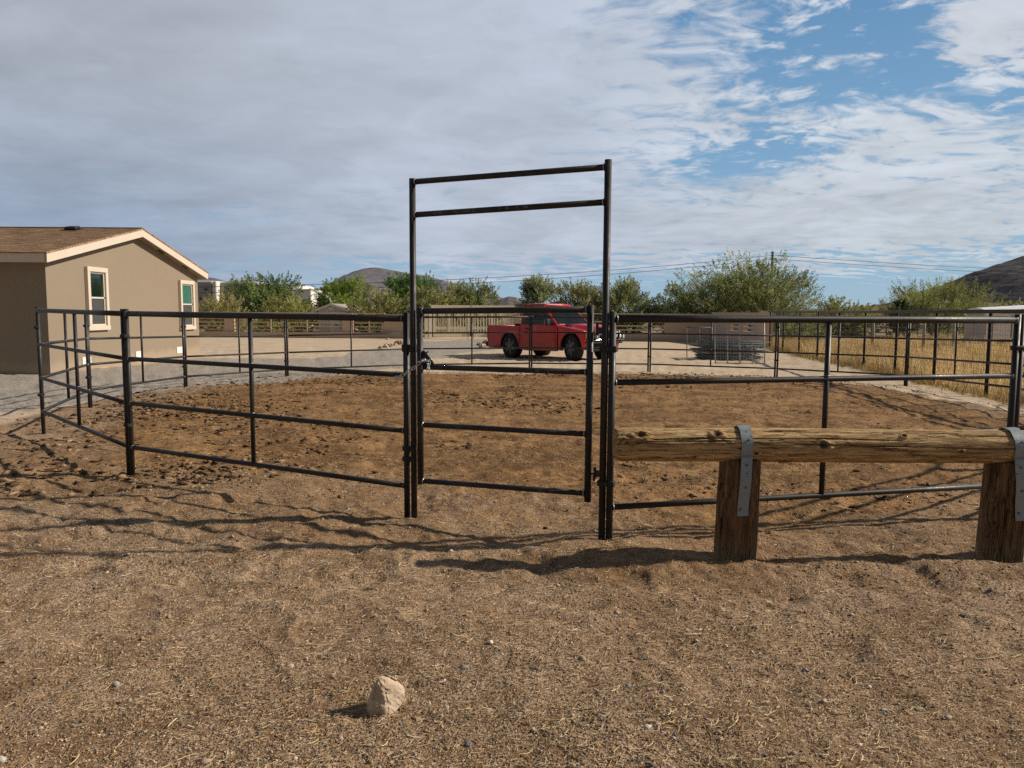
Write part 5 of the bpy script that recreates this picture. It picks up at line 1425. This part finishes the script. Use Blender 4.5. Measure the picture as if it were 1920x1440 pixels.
# ------------------------------------------------------------------ utility pole and wires
POLEM = plain('pole_wood', (0.085, 0.060, 0.042), 0.9, 0, 0.3, 3)
PY = 86.0; pxx = (1441.5 - 960) / FOC * PY
up_ = thing('utility_pole', 'dark wooden utility pole rising behind the tallest tree', 'utility pole', (pxx, PY, -0.12))
ztop = at(1441, 472, PY).z
MB(up_.location).tube([(pxx, PY, -0.5), (pxx, PY, ztop)], [0.17, 0.125], 12).build('pole', POLEM, up_)
for py in (479, 485):
    z = at(1441, py, PY).z
    MB(up_.location).tube([(pxx, PY - 0.12, z - 0.02), (pxx, PY - 0.20, z + 0.10)], [0.05, 0.035], 8).build('insulator', BLACKP, up_)
WIREB = plain('overhead_wire', (0.02, 0.02, 0.022), 0.6)
for k, (py, dz0) in enumerate(((478.5, 0.0), (485, -0.36))):
    z0 = at(1441, py, PY).z
    pts = []
    for i in range(41):
        t = 1.6 * i / 40; pts.append(Vector((pxx - 88.7 * t, PY - 46 * t, z0 - (12.1 + 0.1 * k) * t + 7.15 * t * t)))
    pts = pts[::-1]
    for i in range(1, 31):
        t = i / 30 * 0.8; pts.append(Vector((pxx + 121.3 * t, PY + 34 * t, z0 - 4 * 1.15 * t * (1 - t) - 1.0 * k * t * 0.3)))
    o = MB(pts[40]).tube(pts, 0.022, 6).build('overhead_wire', WIREB); o.location = pts[40]
    tag(o, ('upper' if k == 0 else 'lower') + ' of the two thin black overhead wires crossing the sky past the pole', 'wire', 'overhead wires')

# ------------------------------------------------------------------ corral, wooden posts and horse trailer on the far right
CORR = plain('corral_pipe', (0.125, 0.100, 0.085), 0.7, 0.2, 0.2, 2)
GPOST = plain('grey_post', (0.32, 0.29, 0.26), 0.85, 0, 0.2, 4)
CY = 50.0
co_ = thing('corral_fence', 'brown pipe corral fence standing beyond the dry grass', 'fence', (AX(1690, CY), CY, -0.12))
O = co_.location
for k in range(13):
    x_ = AX(1545, CY) + k * 1.0; MB(O).tube([(x_, CY, -0.2), (x_, CY, 1.38)], 0.04, 8).build('corral_post', CORR, co_)
for z in (0.35, 0.70, 1.05, 1.36): MB(O).tube([(AX(1545, CY), CY, z), (AX(1545, CY) + 12, CY, z)], 0.032, 8).build('corral_rail', CORR, co_)
for k, (px, lab) in enumerate(((1731.5, 'grey wooden post in the dry grass left of the two near the trailer'), (1787, 'grey wooden post in the dry grass nearest the horse trailer'), (1636, 'slim grey post by itself further left beyond the dry grass'))):
    p = at(px, 640, 36.0); o = MB().tube([(0, 0, -0.3), (0.01, 0, 0.7), (0.0, 0, 1.42)], [0.075, 0.07, 0.06], 10).build('wooden_post', GPOST); o.location = (p.x, p.y, -0.125)
    tag(o, lab, 'post', 'posts standing in the dry grass')

TRW = plain('white_trailer_paint', (0.88, 0.88, 0.88), 0.35, 0, 0.06, 2, 0.5)
TRSHADE = plain('taupe_trailer_door', (0.44, 0.40, 0.37), 0.5, 0, 0.08, 2)  # shade on the white trailer's rear, put into the colour
TYRE = plain('tyre_rubber', (0.016, 0.016, 0.017), 0.75, 0, 0.3, 12, 0.3)
TRIMG = plain('trailer_grey', (0.20, 0.22, 0.24), 0.5, 0.3, 0.1, 3)
tr = thing('horse_trailer', 'white round roofed horse trailer with shade-coloured rear doors at the right edge', 'trailer', (23.45, 39.1, -0.15), R(-1.5))
tilt = thing  # the body stands nose-up on its jack: shapes below are sheared up towards the front
def T(x, y, z): return Vector((x, y, z + x * 0.065))
L_, W_, H_ = 5.6, 1.9, 2.02
def loft(mb, secs, smooth=True):
    n = len(secs[0]); vs = [p for s in secs for p in s]
    fs = [(i * n + j, i * n + (j + 1) % n, (i + 1) * n + (j + 1) % n, (i + 1) * n + j) for i in range(len(secs) - 1) for j in range(n)]
    fs += [list(range(n))[::-1], [(len(secs) - 1) * n + j for j in range(n)]]
    mb.faces(vs, fs, False); return mb
sec = lambda x: [T(x, -W_ / 2, 0.45), T(x, W_ / 2, 0.45), T(x, W_ / 2, 1.72), T(x, -W_ / 2, 1.72)]
loft(MB(), [sec(0.05), sec(L_)]).build('body', TRW, tr)
def rsec(x):
    s = [T(x, W_ / 2 + 0.02, 1.70)]
    for k in range(9):
        a = math.pi * k / 8; s.append(T(x, math.cos(a) * (W_ / 2 + 0.02), 1.725 + 0.33 * math.sin(a) ** 0.7))
    s.append(T(x, -W_ / 2 - 0.02, 1.70)); return s
loft(MB(), [rsec(0.0), rsec(L_ + 0.03)]).build('roof', TRW, tr)
for s in (-1, 1): MB().box(T(0.02, s * 0.47, 1.02), (0.05, 0.90, 1.06)).build('rear_door', TRSHADE, tr)
MB().box(T(0.02, 0, 1.80), (0.05, 1.50, 0.30)).build('rear_panel', TRSHADE, tr)
MB().box(T(0.0, 0, 0.38), (0.22, 1.9, 0.22)).build('rear_bumper', TRIMG, tr)
for k in range(5): MB().box(T(0.75 + 1.02 * k, -W_ / 2 - 0.006, 1.42), (0.62, 0.02, 0.34)).build('window', PANE_DARK, tr)
for x_ in (0.35, 1.28, 2.3, 3.3, 4.3): MB().box(T(x_, -W_ / 2 - 0.012, 1.05), (0.05, 0.02, 1.15)).build('side_post', TRIMG, tr)
for x_ in (2.05, 2.85):
    for s in (-1, 1):
        w = MB().lathe([(-0.10, 0.20), (-0.10, 0.31), (-0.07, 0.345), (0.07, 0.345), (0.10, 0.31), (0.10, 0.20)], (x_, s * 0.90, 0.36), 'Y', 20).build('wheel', TYRE, tr)
        MB().lathe([(-0.112, 0.03), (-0.10, 0.19), (0.10, 0.19), (0.112, 0.03)], (x_, s * 0.90, 0.36), 'Y', 16).build('rim', GALV, w)
pts = []
for cxx in (2.05, 2.85):
    for k in range(11):
        a = math.pi * (1 - k / 10); pts.append((cxx + 0.42 * math.cos(a), 0.42 + 0.42 * math.sin(a)))
for s in (-1, 1):
    mb = MB()
    for (a, b), (c, d) in zip(pts, pts[1:]):
        if abs(a - c) + abs(b - d) > 1e-4: mb.prism([Vector((a, s * 0.95 - s * 0.13, b)), Vector((c, s * 0.95 - s * 0.13, d)), Vector((c, s * 0.95 - s * 0.13, d + 0.035)), Vector((a, s * 0.95 - s * 0.13, b + 0.035))], (0, s * 0.28, 0))
    mb.build('fender', TRW, tr)
MB().tube([T(L_, 0, 0.5), T(L_ + 1.1, 0, 0.42)], 0.05, 8).build('tongue', TRIMG, tr)
MB().tube([(L_ + 0.9, 0, 0.0), (L_ + 0.9, 0, 0.85)], 0.035, 8).build('jack', TRIMG, tr)

# ------------------------------------------------------------------ stack of wire panels in the yard
GALVP = plain('weathered_galvanised', (0.115, 0.128, 0.140), 0.65, 0.0, 0.25, 6)
GALVLIT = plain('sunlit_galvanised', (0.40, 0.43, 0.45), 0.5, 0.1, 0.2, 6)  # lighter copy for the upright panel, its sunlit look put into the colour
def wire_panel_parts(parent, w, h, nbar, dense, mat=None, t=0.017):
    M_ = mat or GALVP; mb = MB()
    pts = [(0, 0), (w, 0), (w, h), (0, h)]
    for (a, b), (c, d) in zip(pts, pts[1:] + pts[:1]): mb.tube([(a, b, 0), (c, d, 0)], t, 8)
    mb.build('frame', M_, parent)
    for k in range(1, nbar): MB().tube([(w * k / nbar, 0.01, 0), (w * k / nbar, h - 0.01, 0)], t * 0.9, 8).build('bar', M_, parent)
    mb = MB()
    n = int(w / dense)
    for k in range(1, n): mb.tube([(w * k / n, 0, 0.012), (w * k / n, h, 0.012)], 0.0032, 4, False, False, False)
    n = int(h / dense)
    for k in range(1, n): mb.tube([(0, h * k / n, -0.012), (w, h * k / n, -0.012)], 0.0032, 4, False, False, False)
    mb.build('wire_mesh', M_, parent)
sp_ = Vector(gp(1322, 676))
proto = thing('wire_panel', 'x', 'wire panel', (0, 0, 0), 0, 'wire panels piled in the yard')
wire_panel_parts(proto, 2.15, 1.25, 4, 0.10)
kids = list(proto.children)
NP = 11
for i in range(NP):
    if i == 0: o = proto
    else:
        o = proto.copy(); COL.objects.link(o)
        for c in kids: d = c.copy(); COL.objects.link(d); d.parent = o
    o.location = (sp_.x + 0.05 + random.uniform(-0.22, 0.24) - 0.012 * i, sp_.y + 0.35 + random.uniform(-0.12, 0.16), -0.125 + 0.03 + 0.066 * i)
    o.rotation_euler = (R(random.uniform(-1.2, 1.2)), R(random.uniform(-1.0, 1.0)), R(random.uniform(-8, 8)))
    o['label'] = 'grey wire panel lying at the bottom of the yard pile' if i == 0 else 'grey wire panel lying on top of the yard pile' if i == NP - 1 else 'grey wire panel lying within the flat pile in the yard'
st_ = thing('wire_panel', 'upright grey barred wire panel leaning against the front of the pile', 'wire panel', Vector(gp(1341, 681)) + Vector((0, -0.02, 0)), R(3), 'wire panels propped by the pile')
wire_panel_parts(st_, 1.66, 1.50, 4, 0.085, GALVLIT, 0.024); st_.rotation_euler = (R(80), 0, R(-2))
s2 = thing('wire_panel', 'light rusty wire panel standing up behind the left end of the pile', 'wire panel', (sp_.x - 0.25, sp_.y + 1.75, -0.12), 0, 'wire panels propped by the pile')
wire_panel_parts(s2, 1.0, 1.15, 2, 0.20); s2.rotation_euler = (R(84), 0, R(6))
# ------------------------------------------------------------------ red pickup truck
def car_paint(name, col):
    m, g = new_mat(name)
    P = g.node('ShaderNodeTexCoord').outputs['Object']
    n = g.noise(P, 2.5, 5, 0.6); z = g.sep(P)[2]
    c = g.mix(g.rng(n, 0.3, 0.7), tuple(x * 0.92 for x in col), col)
    c = g.mix(g.rng(g.m('ADD', z, g.m('MULTIPLY', n, -0.25)), 0.55, 0.22, 0, 0.45), c, (0.25, 0.14, 0.09))      # road dust low down
    return finish(m, g, c, 0.38, 0.0, None, 0, 0, 0.4, 0.25)
RED = car_paint('red_paint', (0.47, 0.012, 0.018))
CHROME = plain('chrome', (0.62, 0.63, 0.65), 0.16, 1.0, 0.05, 6)
BLK = plain('black_plastic', (0.010, 0.010, 0.011), 0.75, 0, 0.2, 10)
RIMB = plain('dark_alloy', (0.17, 0.17, 0.175), 0.4, 0.2, 0.2, 12)
LENS = glass('headlight_lens', (0.62, 0.60, 0.54), 0, 0.1)
AMBER = glass('amber_lens', (0.55, 0.22, 0.05), 0, 0.15)
TAILR = glass('tail_lens', (0.25, 0.01, 0.012), 0, 0.12)
LAMPW = plain('lamp_reflector', (0.85, 0.86, 0.88), 0.12, 0.6)
CARGL = glass('car_glass', (0.010, 0.014, 0.017), 0.60, 0.02)
SEATM = plain('grey_seat', (0.085, 0.085, 0.09), 0.9, 0, 0.1, 10)
phi = math.atan2(-0.71, 0.704)
fx, fy_ = 4.38, -0.86
OX_, OY_ = 2.13 - (math.cos(phi) * fx * 0.985 - math.sin(phi) * fy_ * 1.02), 26.95 - (math.sin(phi) * fx * 0.985 + math.cos(phi) * fy_ * 1.02)
tk = thing('pickup_truck', 'red single cab pickup truck with black wheels parked beyond the pen', 'pickup truck', (OX_, OY_, -0.196), phi)
tk.rotation_euler = (0, R(-0.75), phi)
tk.scale = (0.985, 1.02, 1.08)
HWD = 0.965
def arch(cx_, cz_, r, a0=180, a1=0, n=14):
    return [(cx_ + r * math.cos(R(a0 + (a1 - a0) * k / n)), cz_ + r * math.sin(R(a0 + (a1 - a0) * k / n))) for k in range(n + 1)]
RWX, FWX, WR = 1.27, 4.38, 0.432
def ysweep(y_of_z, prof, y0sign, th=0.06):
    pass
def side_loft(mb, prof, yo, th):
    """panel from a side profile (x, z), its outer face bulging with height"""
    def bulge(z): return HWD + 0.020 - 0.30 * max(0, z - 0.82) ** 2 - 0.45 * max(0, 0.62 - z) ** 2
    n = len(prof); vs = []
    for s in (0, 1):
        for x, z in prof:
            y = bulge(z) - s * th
            vs.append(Vector((x, yo * y, z)))
    mb.faces(vs, [list(range(n)), list(range(n, 2 * n))[::-1]] + [(i, n + i, n + (i + 1) % n, (i + 1) % n) for i in range(n)])
    return mb
# bed
bed_prof = [(0.06, 0.45), (0.10, 0.36), (0.62, 0.36)] + arch(RWX, 0.43, 0.485, 187, -7) + [(1.815, 0.34), (1.815, 0.80), (1.815, 1.13), (0.05, 1.16), (0.03, 0.80)]
mb = MB()
for s in (-1, 1): side_loft(mb, bed_prof, s, 0.07)
mb.box((0.91, 0, 0.66), (1.66, 1.72, 0.06)).box((1.775, 0, 0.88), (0.06, 1.76, 0.46))
bed = mb.build('bed', RED, tk, 0.018)
MB().box((0.045, 0, 0.80), (0.06, 1.66, 0.68)).build('tailgate', RED, tk, 0.02)
for s in (-1, 1):
    MB().rbox((0.04, s * 0.90, 0.88), (0.07, 0.13, 0.40), 0.015).build('tail_light', TAILR, tk)
MB().rbox((-0.06, 0, 0.47), (0.16, 1.80, 0.17), 0.03).build('rear_bumper', BLK, tk)
# cab lower with doors
cab_prof = [(1.995, 0.33), (2.2, 0.30), (3.85, 0.30), (3.885, 0.80), (3.90, 1.16), (1.995, 1.19), (1.995, 0.80)]
mb = MB()
for s in (-1, 1): side_loft(mb, cab_prof, s, 0.09)
mb.box((2.95, 0, 0.42), (1.9, 1.70, 0.10)).box((2.03, 0, 0.78), (0.06, 1.74, 0.82)).box((3.86, 0, 0.80), (0.06, 1.7, 0.80))
cab = mb.build('cab', RED, tk, 0.015)
# roof and pillars
def P6(x, y, z): return Vector((x, y, z))
RT = 1.90
roof_sec = []
for x, zc, hw, e in ((1.96, RT - 0.012, 0.77, 0.03), (2.03, RT + 0.004, 0.785, 0.035), (2.5, RT + 0.006, 0.79, 0.035), (2.88, RT - 0.002, 0.78, 0.035), (3.06, RT - 0.030, 0.75, 0.03)):
    s = []
    for k in range(9):
        u = -1 + 2 * k / 8; s.append(P6(x, u * hw, zc - e * abs(u) ** 3))
    s += [P6(x, hw - 0.02, zc - e - 0.045), P6(x, -hw + 0.02, zc - e - 0.045)]
    roof_sec.append(s)
n = len(roof_sec[0]); vs = [p for s in roof_sec for p in s]
fs = [(i * n + j, i * n + (j + 1) % n, (i + 1) * n + (j + 1) % n, (i + 1) * n + j) for i in range(len(roof_sec) - 1) for j in range(n)] + [list(range(n))[::-1], [(len(roof_sec) - 1) * n + j for j in range(n)]]
MB().faces(vs, fs, True).build('roof', RED, cab)
def beam(a, b, w1, w2, mb):
    """flat pillar between two points, w1 along the truck, w2 across"""
    a, b = Vector(a), Vector(b)
    vs = [p + Vector((sx * w1 / 2, sy * w2 / 2, 0)) for p in (a, b) for sx, sy in ((-1, -1), (1, -1), (1, 1), (-1, 1))]
    mb.faces(vs, [(3, 2, 1, 0), (4, 5, 6, 7), (0, 1, 5, 4), (1, 2, 6, 5), (2, 3, 7, 6), (3, 0, 4, 7)]); return mb
for s in (-1, 1):
    beam((3.84, s * 0.90, 1.14), (3.00, s * 0.735, 1.82), 0.12, 0.06, MB()).build('windscreen_pillar', RED, cab, 0.012)
    beam((2.055, s * 0.925, 1.16), (2.04, s * 0.765, 1.84), 0.10, 0.06, MB()).build('rear_pillar', RED, cab, 0.012)
    beam((2.88, s * 0.755, 1.81), (2.08, s * 0.770, 1.82), 0.05, 0.05, MB()).build('roof_rail', RED, cab)
    # door: proud skin, handle, mirror, glass
    d = side_loft(MB(), [(2.30, 0.40), (3.78, 0.40), (3.80, 0.80), (3.79, 1.165), (2.24, 1.18), (2.24, 0.80)], s * 1.0045, 0.03).build('door', RED, tk, 0.008)
    MB().rbox((2.42, s * 0.980, 1.035), (0.19, 0.03, 0.045), 0.01).build('door_handle', BLK, d)
    v = [P6(2.11, s * 0.918, 1.17), P6(3.74, s * 0.915, 1.165), P6(3.01, s * 0.748, 1.805), P6(2.10, s * 0.765, 1.815)]
    MB().faces(v + [p - Vector((0, s * 0.012, 0)) for p in v], [(0, 1, 2, 3), (7, 6, 5, 4), (0, 4, 5, 1), (1, 5, 6, 2), (2, 6, 7, 3), (3, 7, 4, 0)]).build('door_window', CARGL, d)
    mbm = MB().rbox((3.55, s * 1.09, 1.26), (0.10, 0.20, 0.22), 0.03); mbm.tube([(3.58, s * 0.93, 1.20), (3.56, s * 1.03, 1.23)], 0.025, 8)
    mr = mbm.build('mirror', BLK if s > 0 else BLK, d)
    MB().rbox((3.495, s * 1.09, 1.26), (0.012, 0.17, 0.18), 0.004).build('mirror_glass', CHROME, mr)
ws = [P6(3.90, -0.83, 1.165), P6(3.90, 0.83, 1.165), P6(3.045, 0.70, 1.81), P6(3.045, -0.70, 1.81)]
MB().faces(ws + [p + Vector((-0.012, 0, -0.008)) for p in ws], [(0, 1, 2, 3), (7, 6, 5, 4), (0, 4, 5, 1), (1, 5, 6, 2), (2, 6, 7, 3), (3, 7, 4, 0)]).build('windscreen', CARGL, cab)
rw = [P6(2.05, -0.80, 1.20), P6(2.05, 0.80, 1.20), P6(2.06, 0.70, 1.77), P6(2.06, -0.70, 1.77)]
MB().faces(rw + [p + Vector((0.012, 0, 0)) for p in rw], [(3, 2, 1, 0), (4, 5, 6, 7), (0, 1, 5, 4), (1, 2, 6, 5), (2, 3, 7, 6), (3, 0, 4, 7)]).build('rear_window', CARGL, cab)
MB().rbox((2.42, 0, 0.95), (0.28, 1.5, 0.62), 0.06).rbox((2.66, 0, 0.72), (0.55, 1.5, 0.18), 0.05).build('bench_seat', SEATM, cab)
MB().rbox((3.70, 0, 1.02), (0.30, 1.6, 0.28), 0.06).build('dashboard', BLK, cab)
for top_ in [cab] + [o for o in tk.children if o.name.startswith('door')]:      # the cab sits well back on the chassis
    for o in [top_] + list(top_.children_recursive): o.data.transform(Matrix.Translation((-0.17, 0, 0)))
# front: fenders, raised hood, nose
fen = [(3.740, 0.33), (3.86, 0.33)] + arch(FWX, 0.44, 0.495, 193, -8) + [(4.93, 0.40), (5.00, 0.55), (5.03, 0.80), (4.98, 0.985), (4.5, 1.045), (3.740, 1.150)]
mb = MB()
for s in (-1, 1): side_loft(MB(), fen, s, 0.16).build('fender', RED, tk, 0.02)
hs = []
for x, zc, zs, hw in ((3.72, 1.210, 1.130, 0.86), (4.3, 1.205, 1.085, 0.85), (4.75, 1.165, 1.020, 0.83), (5.02, 1.105, 0.965, 0.80), (5.10, 1.045, 0.93, 0.77)):
    s = []
    for k in range(17):
        u = -1 + 2 * k / 16; a = abs(u)
        drop = sstep(np.array([a]), 0.56, 0.86)[0]
        s.append(P6(x, u * hw, zc - 0.02 * a * a - (zc - zs) * drop))
    s += [P6(x, hw, zs - 0.07), P6(x, -hw, zs - 0.07)]
    hs.append(s)
n = len(hs[0]); vs = [p for s in hs for p in s]
fs = [(i * n + j, i * n + (j + 1) % n, (i + 1) * n + (j + 1) % n, (i + 1) * n + j) for i in range(len(hs) - 1) for j in range(n)] + [list(range(n))[::-1], [(len(hs) - 1) * n + j for j in range(n)]]
MB().faces(vs, fs, True).build('hood', RED, tk)
MB().box((4.5, 0, 0.70), (1.1, 1.44, 0.55)).build('engine_bay', BLK, tk)
# grille with chrome cross bars
mb = MB().rbox((5.075, 0, 0.86), (0.06, 0.98, 0.32), 0.02); gr = mb.build('grille', BLK, tk)
mb = MB().rbox((5.115, 0, 1.015), (0.05, 1.06, 0.07), 0.02).rbox((5.11, 0, 0.86), (0.04, 0.06, 0.32), 0.012).rbox((5.11, 0, 0.86), (0.04, 1.0, 0.055), 0.012).rbox((5.11, 0, 0.695), (0.04, 1.04, 0.05), 0.012)
mb.build('chrome_surround', CHROME, gr)
for s in (-1, 1):
    h = MB().rbox((5.03, s * 0.71, 0.875), (0.12, 0.36, 0.22), 0.03).build('headlight', LENS, tk)
    MB().rbox((5.005, s * 0.905, 0.86), (0.12, 0.07, 0.22), 0.02).build('indicator', AMBER, h)
bp_ = MB().rbox((5.14, 0, 0.615), (0.16, 1.78, 0.11), 0.03).build('front_bumper', BLK, tk)
MB().rbox((5.19, 0, 0.685), (0.15, 1.86, 0.018), 0.006).build('bumper_step', CHROME, bp_)
MB().rbox((5.04, 0, 0.44), (0.10, 1.25, 0.24), 0.03).build('valance', BLK, bp_)
mb = MB().tube([(5.20, -0.62, 0.69), (5.25, -0.60, 0.98), (5.25, 0.60, 0.98), (5.20, 0.62, 0.69)], 0.022, 10).tube([(5.25, -0.25, 0.70), (5.25, -0.25, 0.98)], 0.018, 8).tube([(5.25, 0.25, 0.70), (5.25, 0.25, 0.98)], 0.018, 8)
mb.build('push_bar', BLK, tk)
for y_, z_ in ((-0.66, 0.79), (-0.36, 0.80), (0.36, 0.80), (0.62, 0.80), (0.80, 0.79), (0.05, 0.82)):
    l = MB().lathe([(-0.06, 0.03), (-0.05, 0.065), (0.02, 0.078), (0.03, 0.076)], (5.29, y_, z_), 'X', 18).build('spot_lamp', BLK, tk)
    MB().lathe([(0.026, 0.066), (0.036, 0.055), (0.042, 0.02)], (5.29, y_, z_), 'X', 18).build('lamp_glass', LAMPW, l)
# wheels
def wheel(x, s, steer=0.0):
    w = MB(); r, hwid = WR, 0.165
    w.lathe([(-hwid + 0.02, 0.27), (-hwid, 0.30), (-hwid, 0.365), (-hwid + 0.03, 0.415), (-hwid + 0.06, r), (hwid - 0.06, r), (hwid - 0.03, 0.415), (hwid, 0.365), (hwid, 0.30), (hwid - 0.02, 0.27)], (0, 0, 0), 'Y', 40)
    for k in range(40):                                  # tread blocks
        a = 2 * math.pi * k / 40
        for yy, o_ in ((-0.10, 0), (0.0, 0.5), (0.10, 0)):
            b = a + o_ * 2 * math.pi / 40
            w.box((math.cos(b) * (r + 0.001), yy, math.sin(b) * (r + 0.001)), (0.014, 0.062, 0.040), 0, Matrix.Rotation(-b, 3, 'Y'))
    t = w.build('wheel', TYRE, tk); t.location = (x, s * 0.80, WR + 0.0); t.rotation_euler = (0, 0.3 * x, steer)
    rm = MB().lathe([(-0.12, 0.275), (-0.10, 0.272), (0.02, 0.25), (0.10, 0.272), (0.12, 0.275)], (0, 0, 0), 'Y', 36)
    yo = s * 0.135
    for k in range(6):
        a = 2 * math.pi * k / 6; m_ = Matrix.Rotation(-a, 3, 'Y')
        for off in (-0.035, 0.035): rm.box(m_ @ Vector((0.165, yo, off)), (0.20, 0.035, 0.028), 0, m_)
    rm.lathe([(-0.03, 0.085), (0.03, 0.075)], (0, yo, 0), 'Y', 20)
    rm.lathe([(-0.03, 0.036), (0.045, 0.032)], (0, yo + s * 0.02, 0), 'Y', 14)
    for k in range(8):
        a = 2 * math.pi * k / 8; rm.lathe([(-0.01, 0.009), (0.012, 0.008)], (0.06 * math.cos(a), yo + s * 0.036, 0.06 * math.sin(a)), 'Y', 8)
    rm.build('rim', RIMB, t)
    MB().lathe([(-0.02, 0.16), (0.02, 0.16)], (0, s * 0.03, 0), 'Y', 24).build('brake_disc', CHROME, t)
for s in (-1, 1):
    wheel(RWX, s); wheel(FWX, s, R(-14))
# arch lips, axle, exhaust
for s in (-1, 1):
    for cx_, cz_, r_a in ((RWX, 0.43, 0.478), (FWX, 0.44, 0.488)):
        pr = arch(cx_, cz_, r_a, 186, -6, 22); vs = []
        for x_, z_ in pr: vs += [Vector((x_, s * 0.60, z_)), Vector((x_, s * (HWD - 0.004 - 0.35 * max(0, z_ - 0.82) ** 2 - 0.45 * max(0, 0.62 - z_) ** 2), z_))]
        k_ = len(vs); vs += [Vector((v.x - (v.x - cx_) * 0.02, v.y, v.z - (v.z - cz_) * 0.02)) for v in vs]
        MB().faces(vs, [(2 * i, 2 * i + 1, 2 * i + 3, 2 * i + 2) for i in range(len(pr) - 1)] + [(k_ + 2 * i, k_ + 2 * i + 2, k_ + 2 * i + 3, k_ + 2 * i + 1) for i in range(len(pr) - 1)]
                   + [(2 * i + 1, k_ + 2 * i + 1, k_ + 2 * i + 3, 2 * i + 3) for i in range(len(pr) - 1)]).build('wheel_arch_liner', BLK, tk)
MB().tube([(RWX, -0.75, 0.42), (RWX, 0.75, 0.42)], 0.06, 10).ball((RWX, 0, 0.40), 0.16).build('rear_axle', BLK, tk)
MB().tube([(FWX, -0.7, 0.42), (FWX, 0.7, 0.42)], 0.05, 10).build('front_axle', BLK, tk)
mb = MB()
for s in (-1, 1): mb.box((2.6, s * 0.45, 0.42), (4.7, 0.09, 0.13))
mb.box((0.6, 0, 0.42), (0.09, 0.9, 0.1)).box((2.2, 0, 0.42), (0.09, 0.9, 0.1)).box((4.6, 0, 0.42), (0.09, 0.9, 0.1))
mb.build('chassis', BLK, tk)
# toolbox edge showing above the bed rail
o = MB().rbox((1.58, -0.30, 1.10), (0.30, 1.1, 0.22), 0.02).build('bed_toolbox', BLK); o.parent = tk
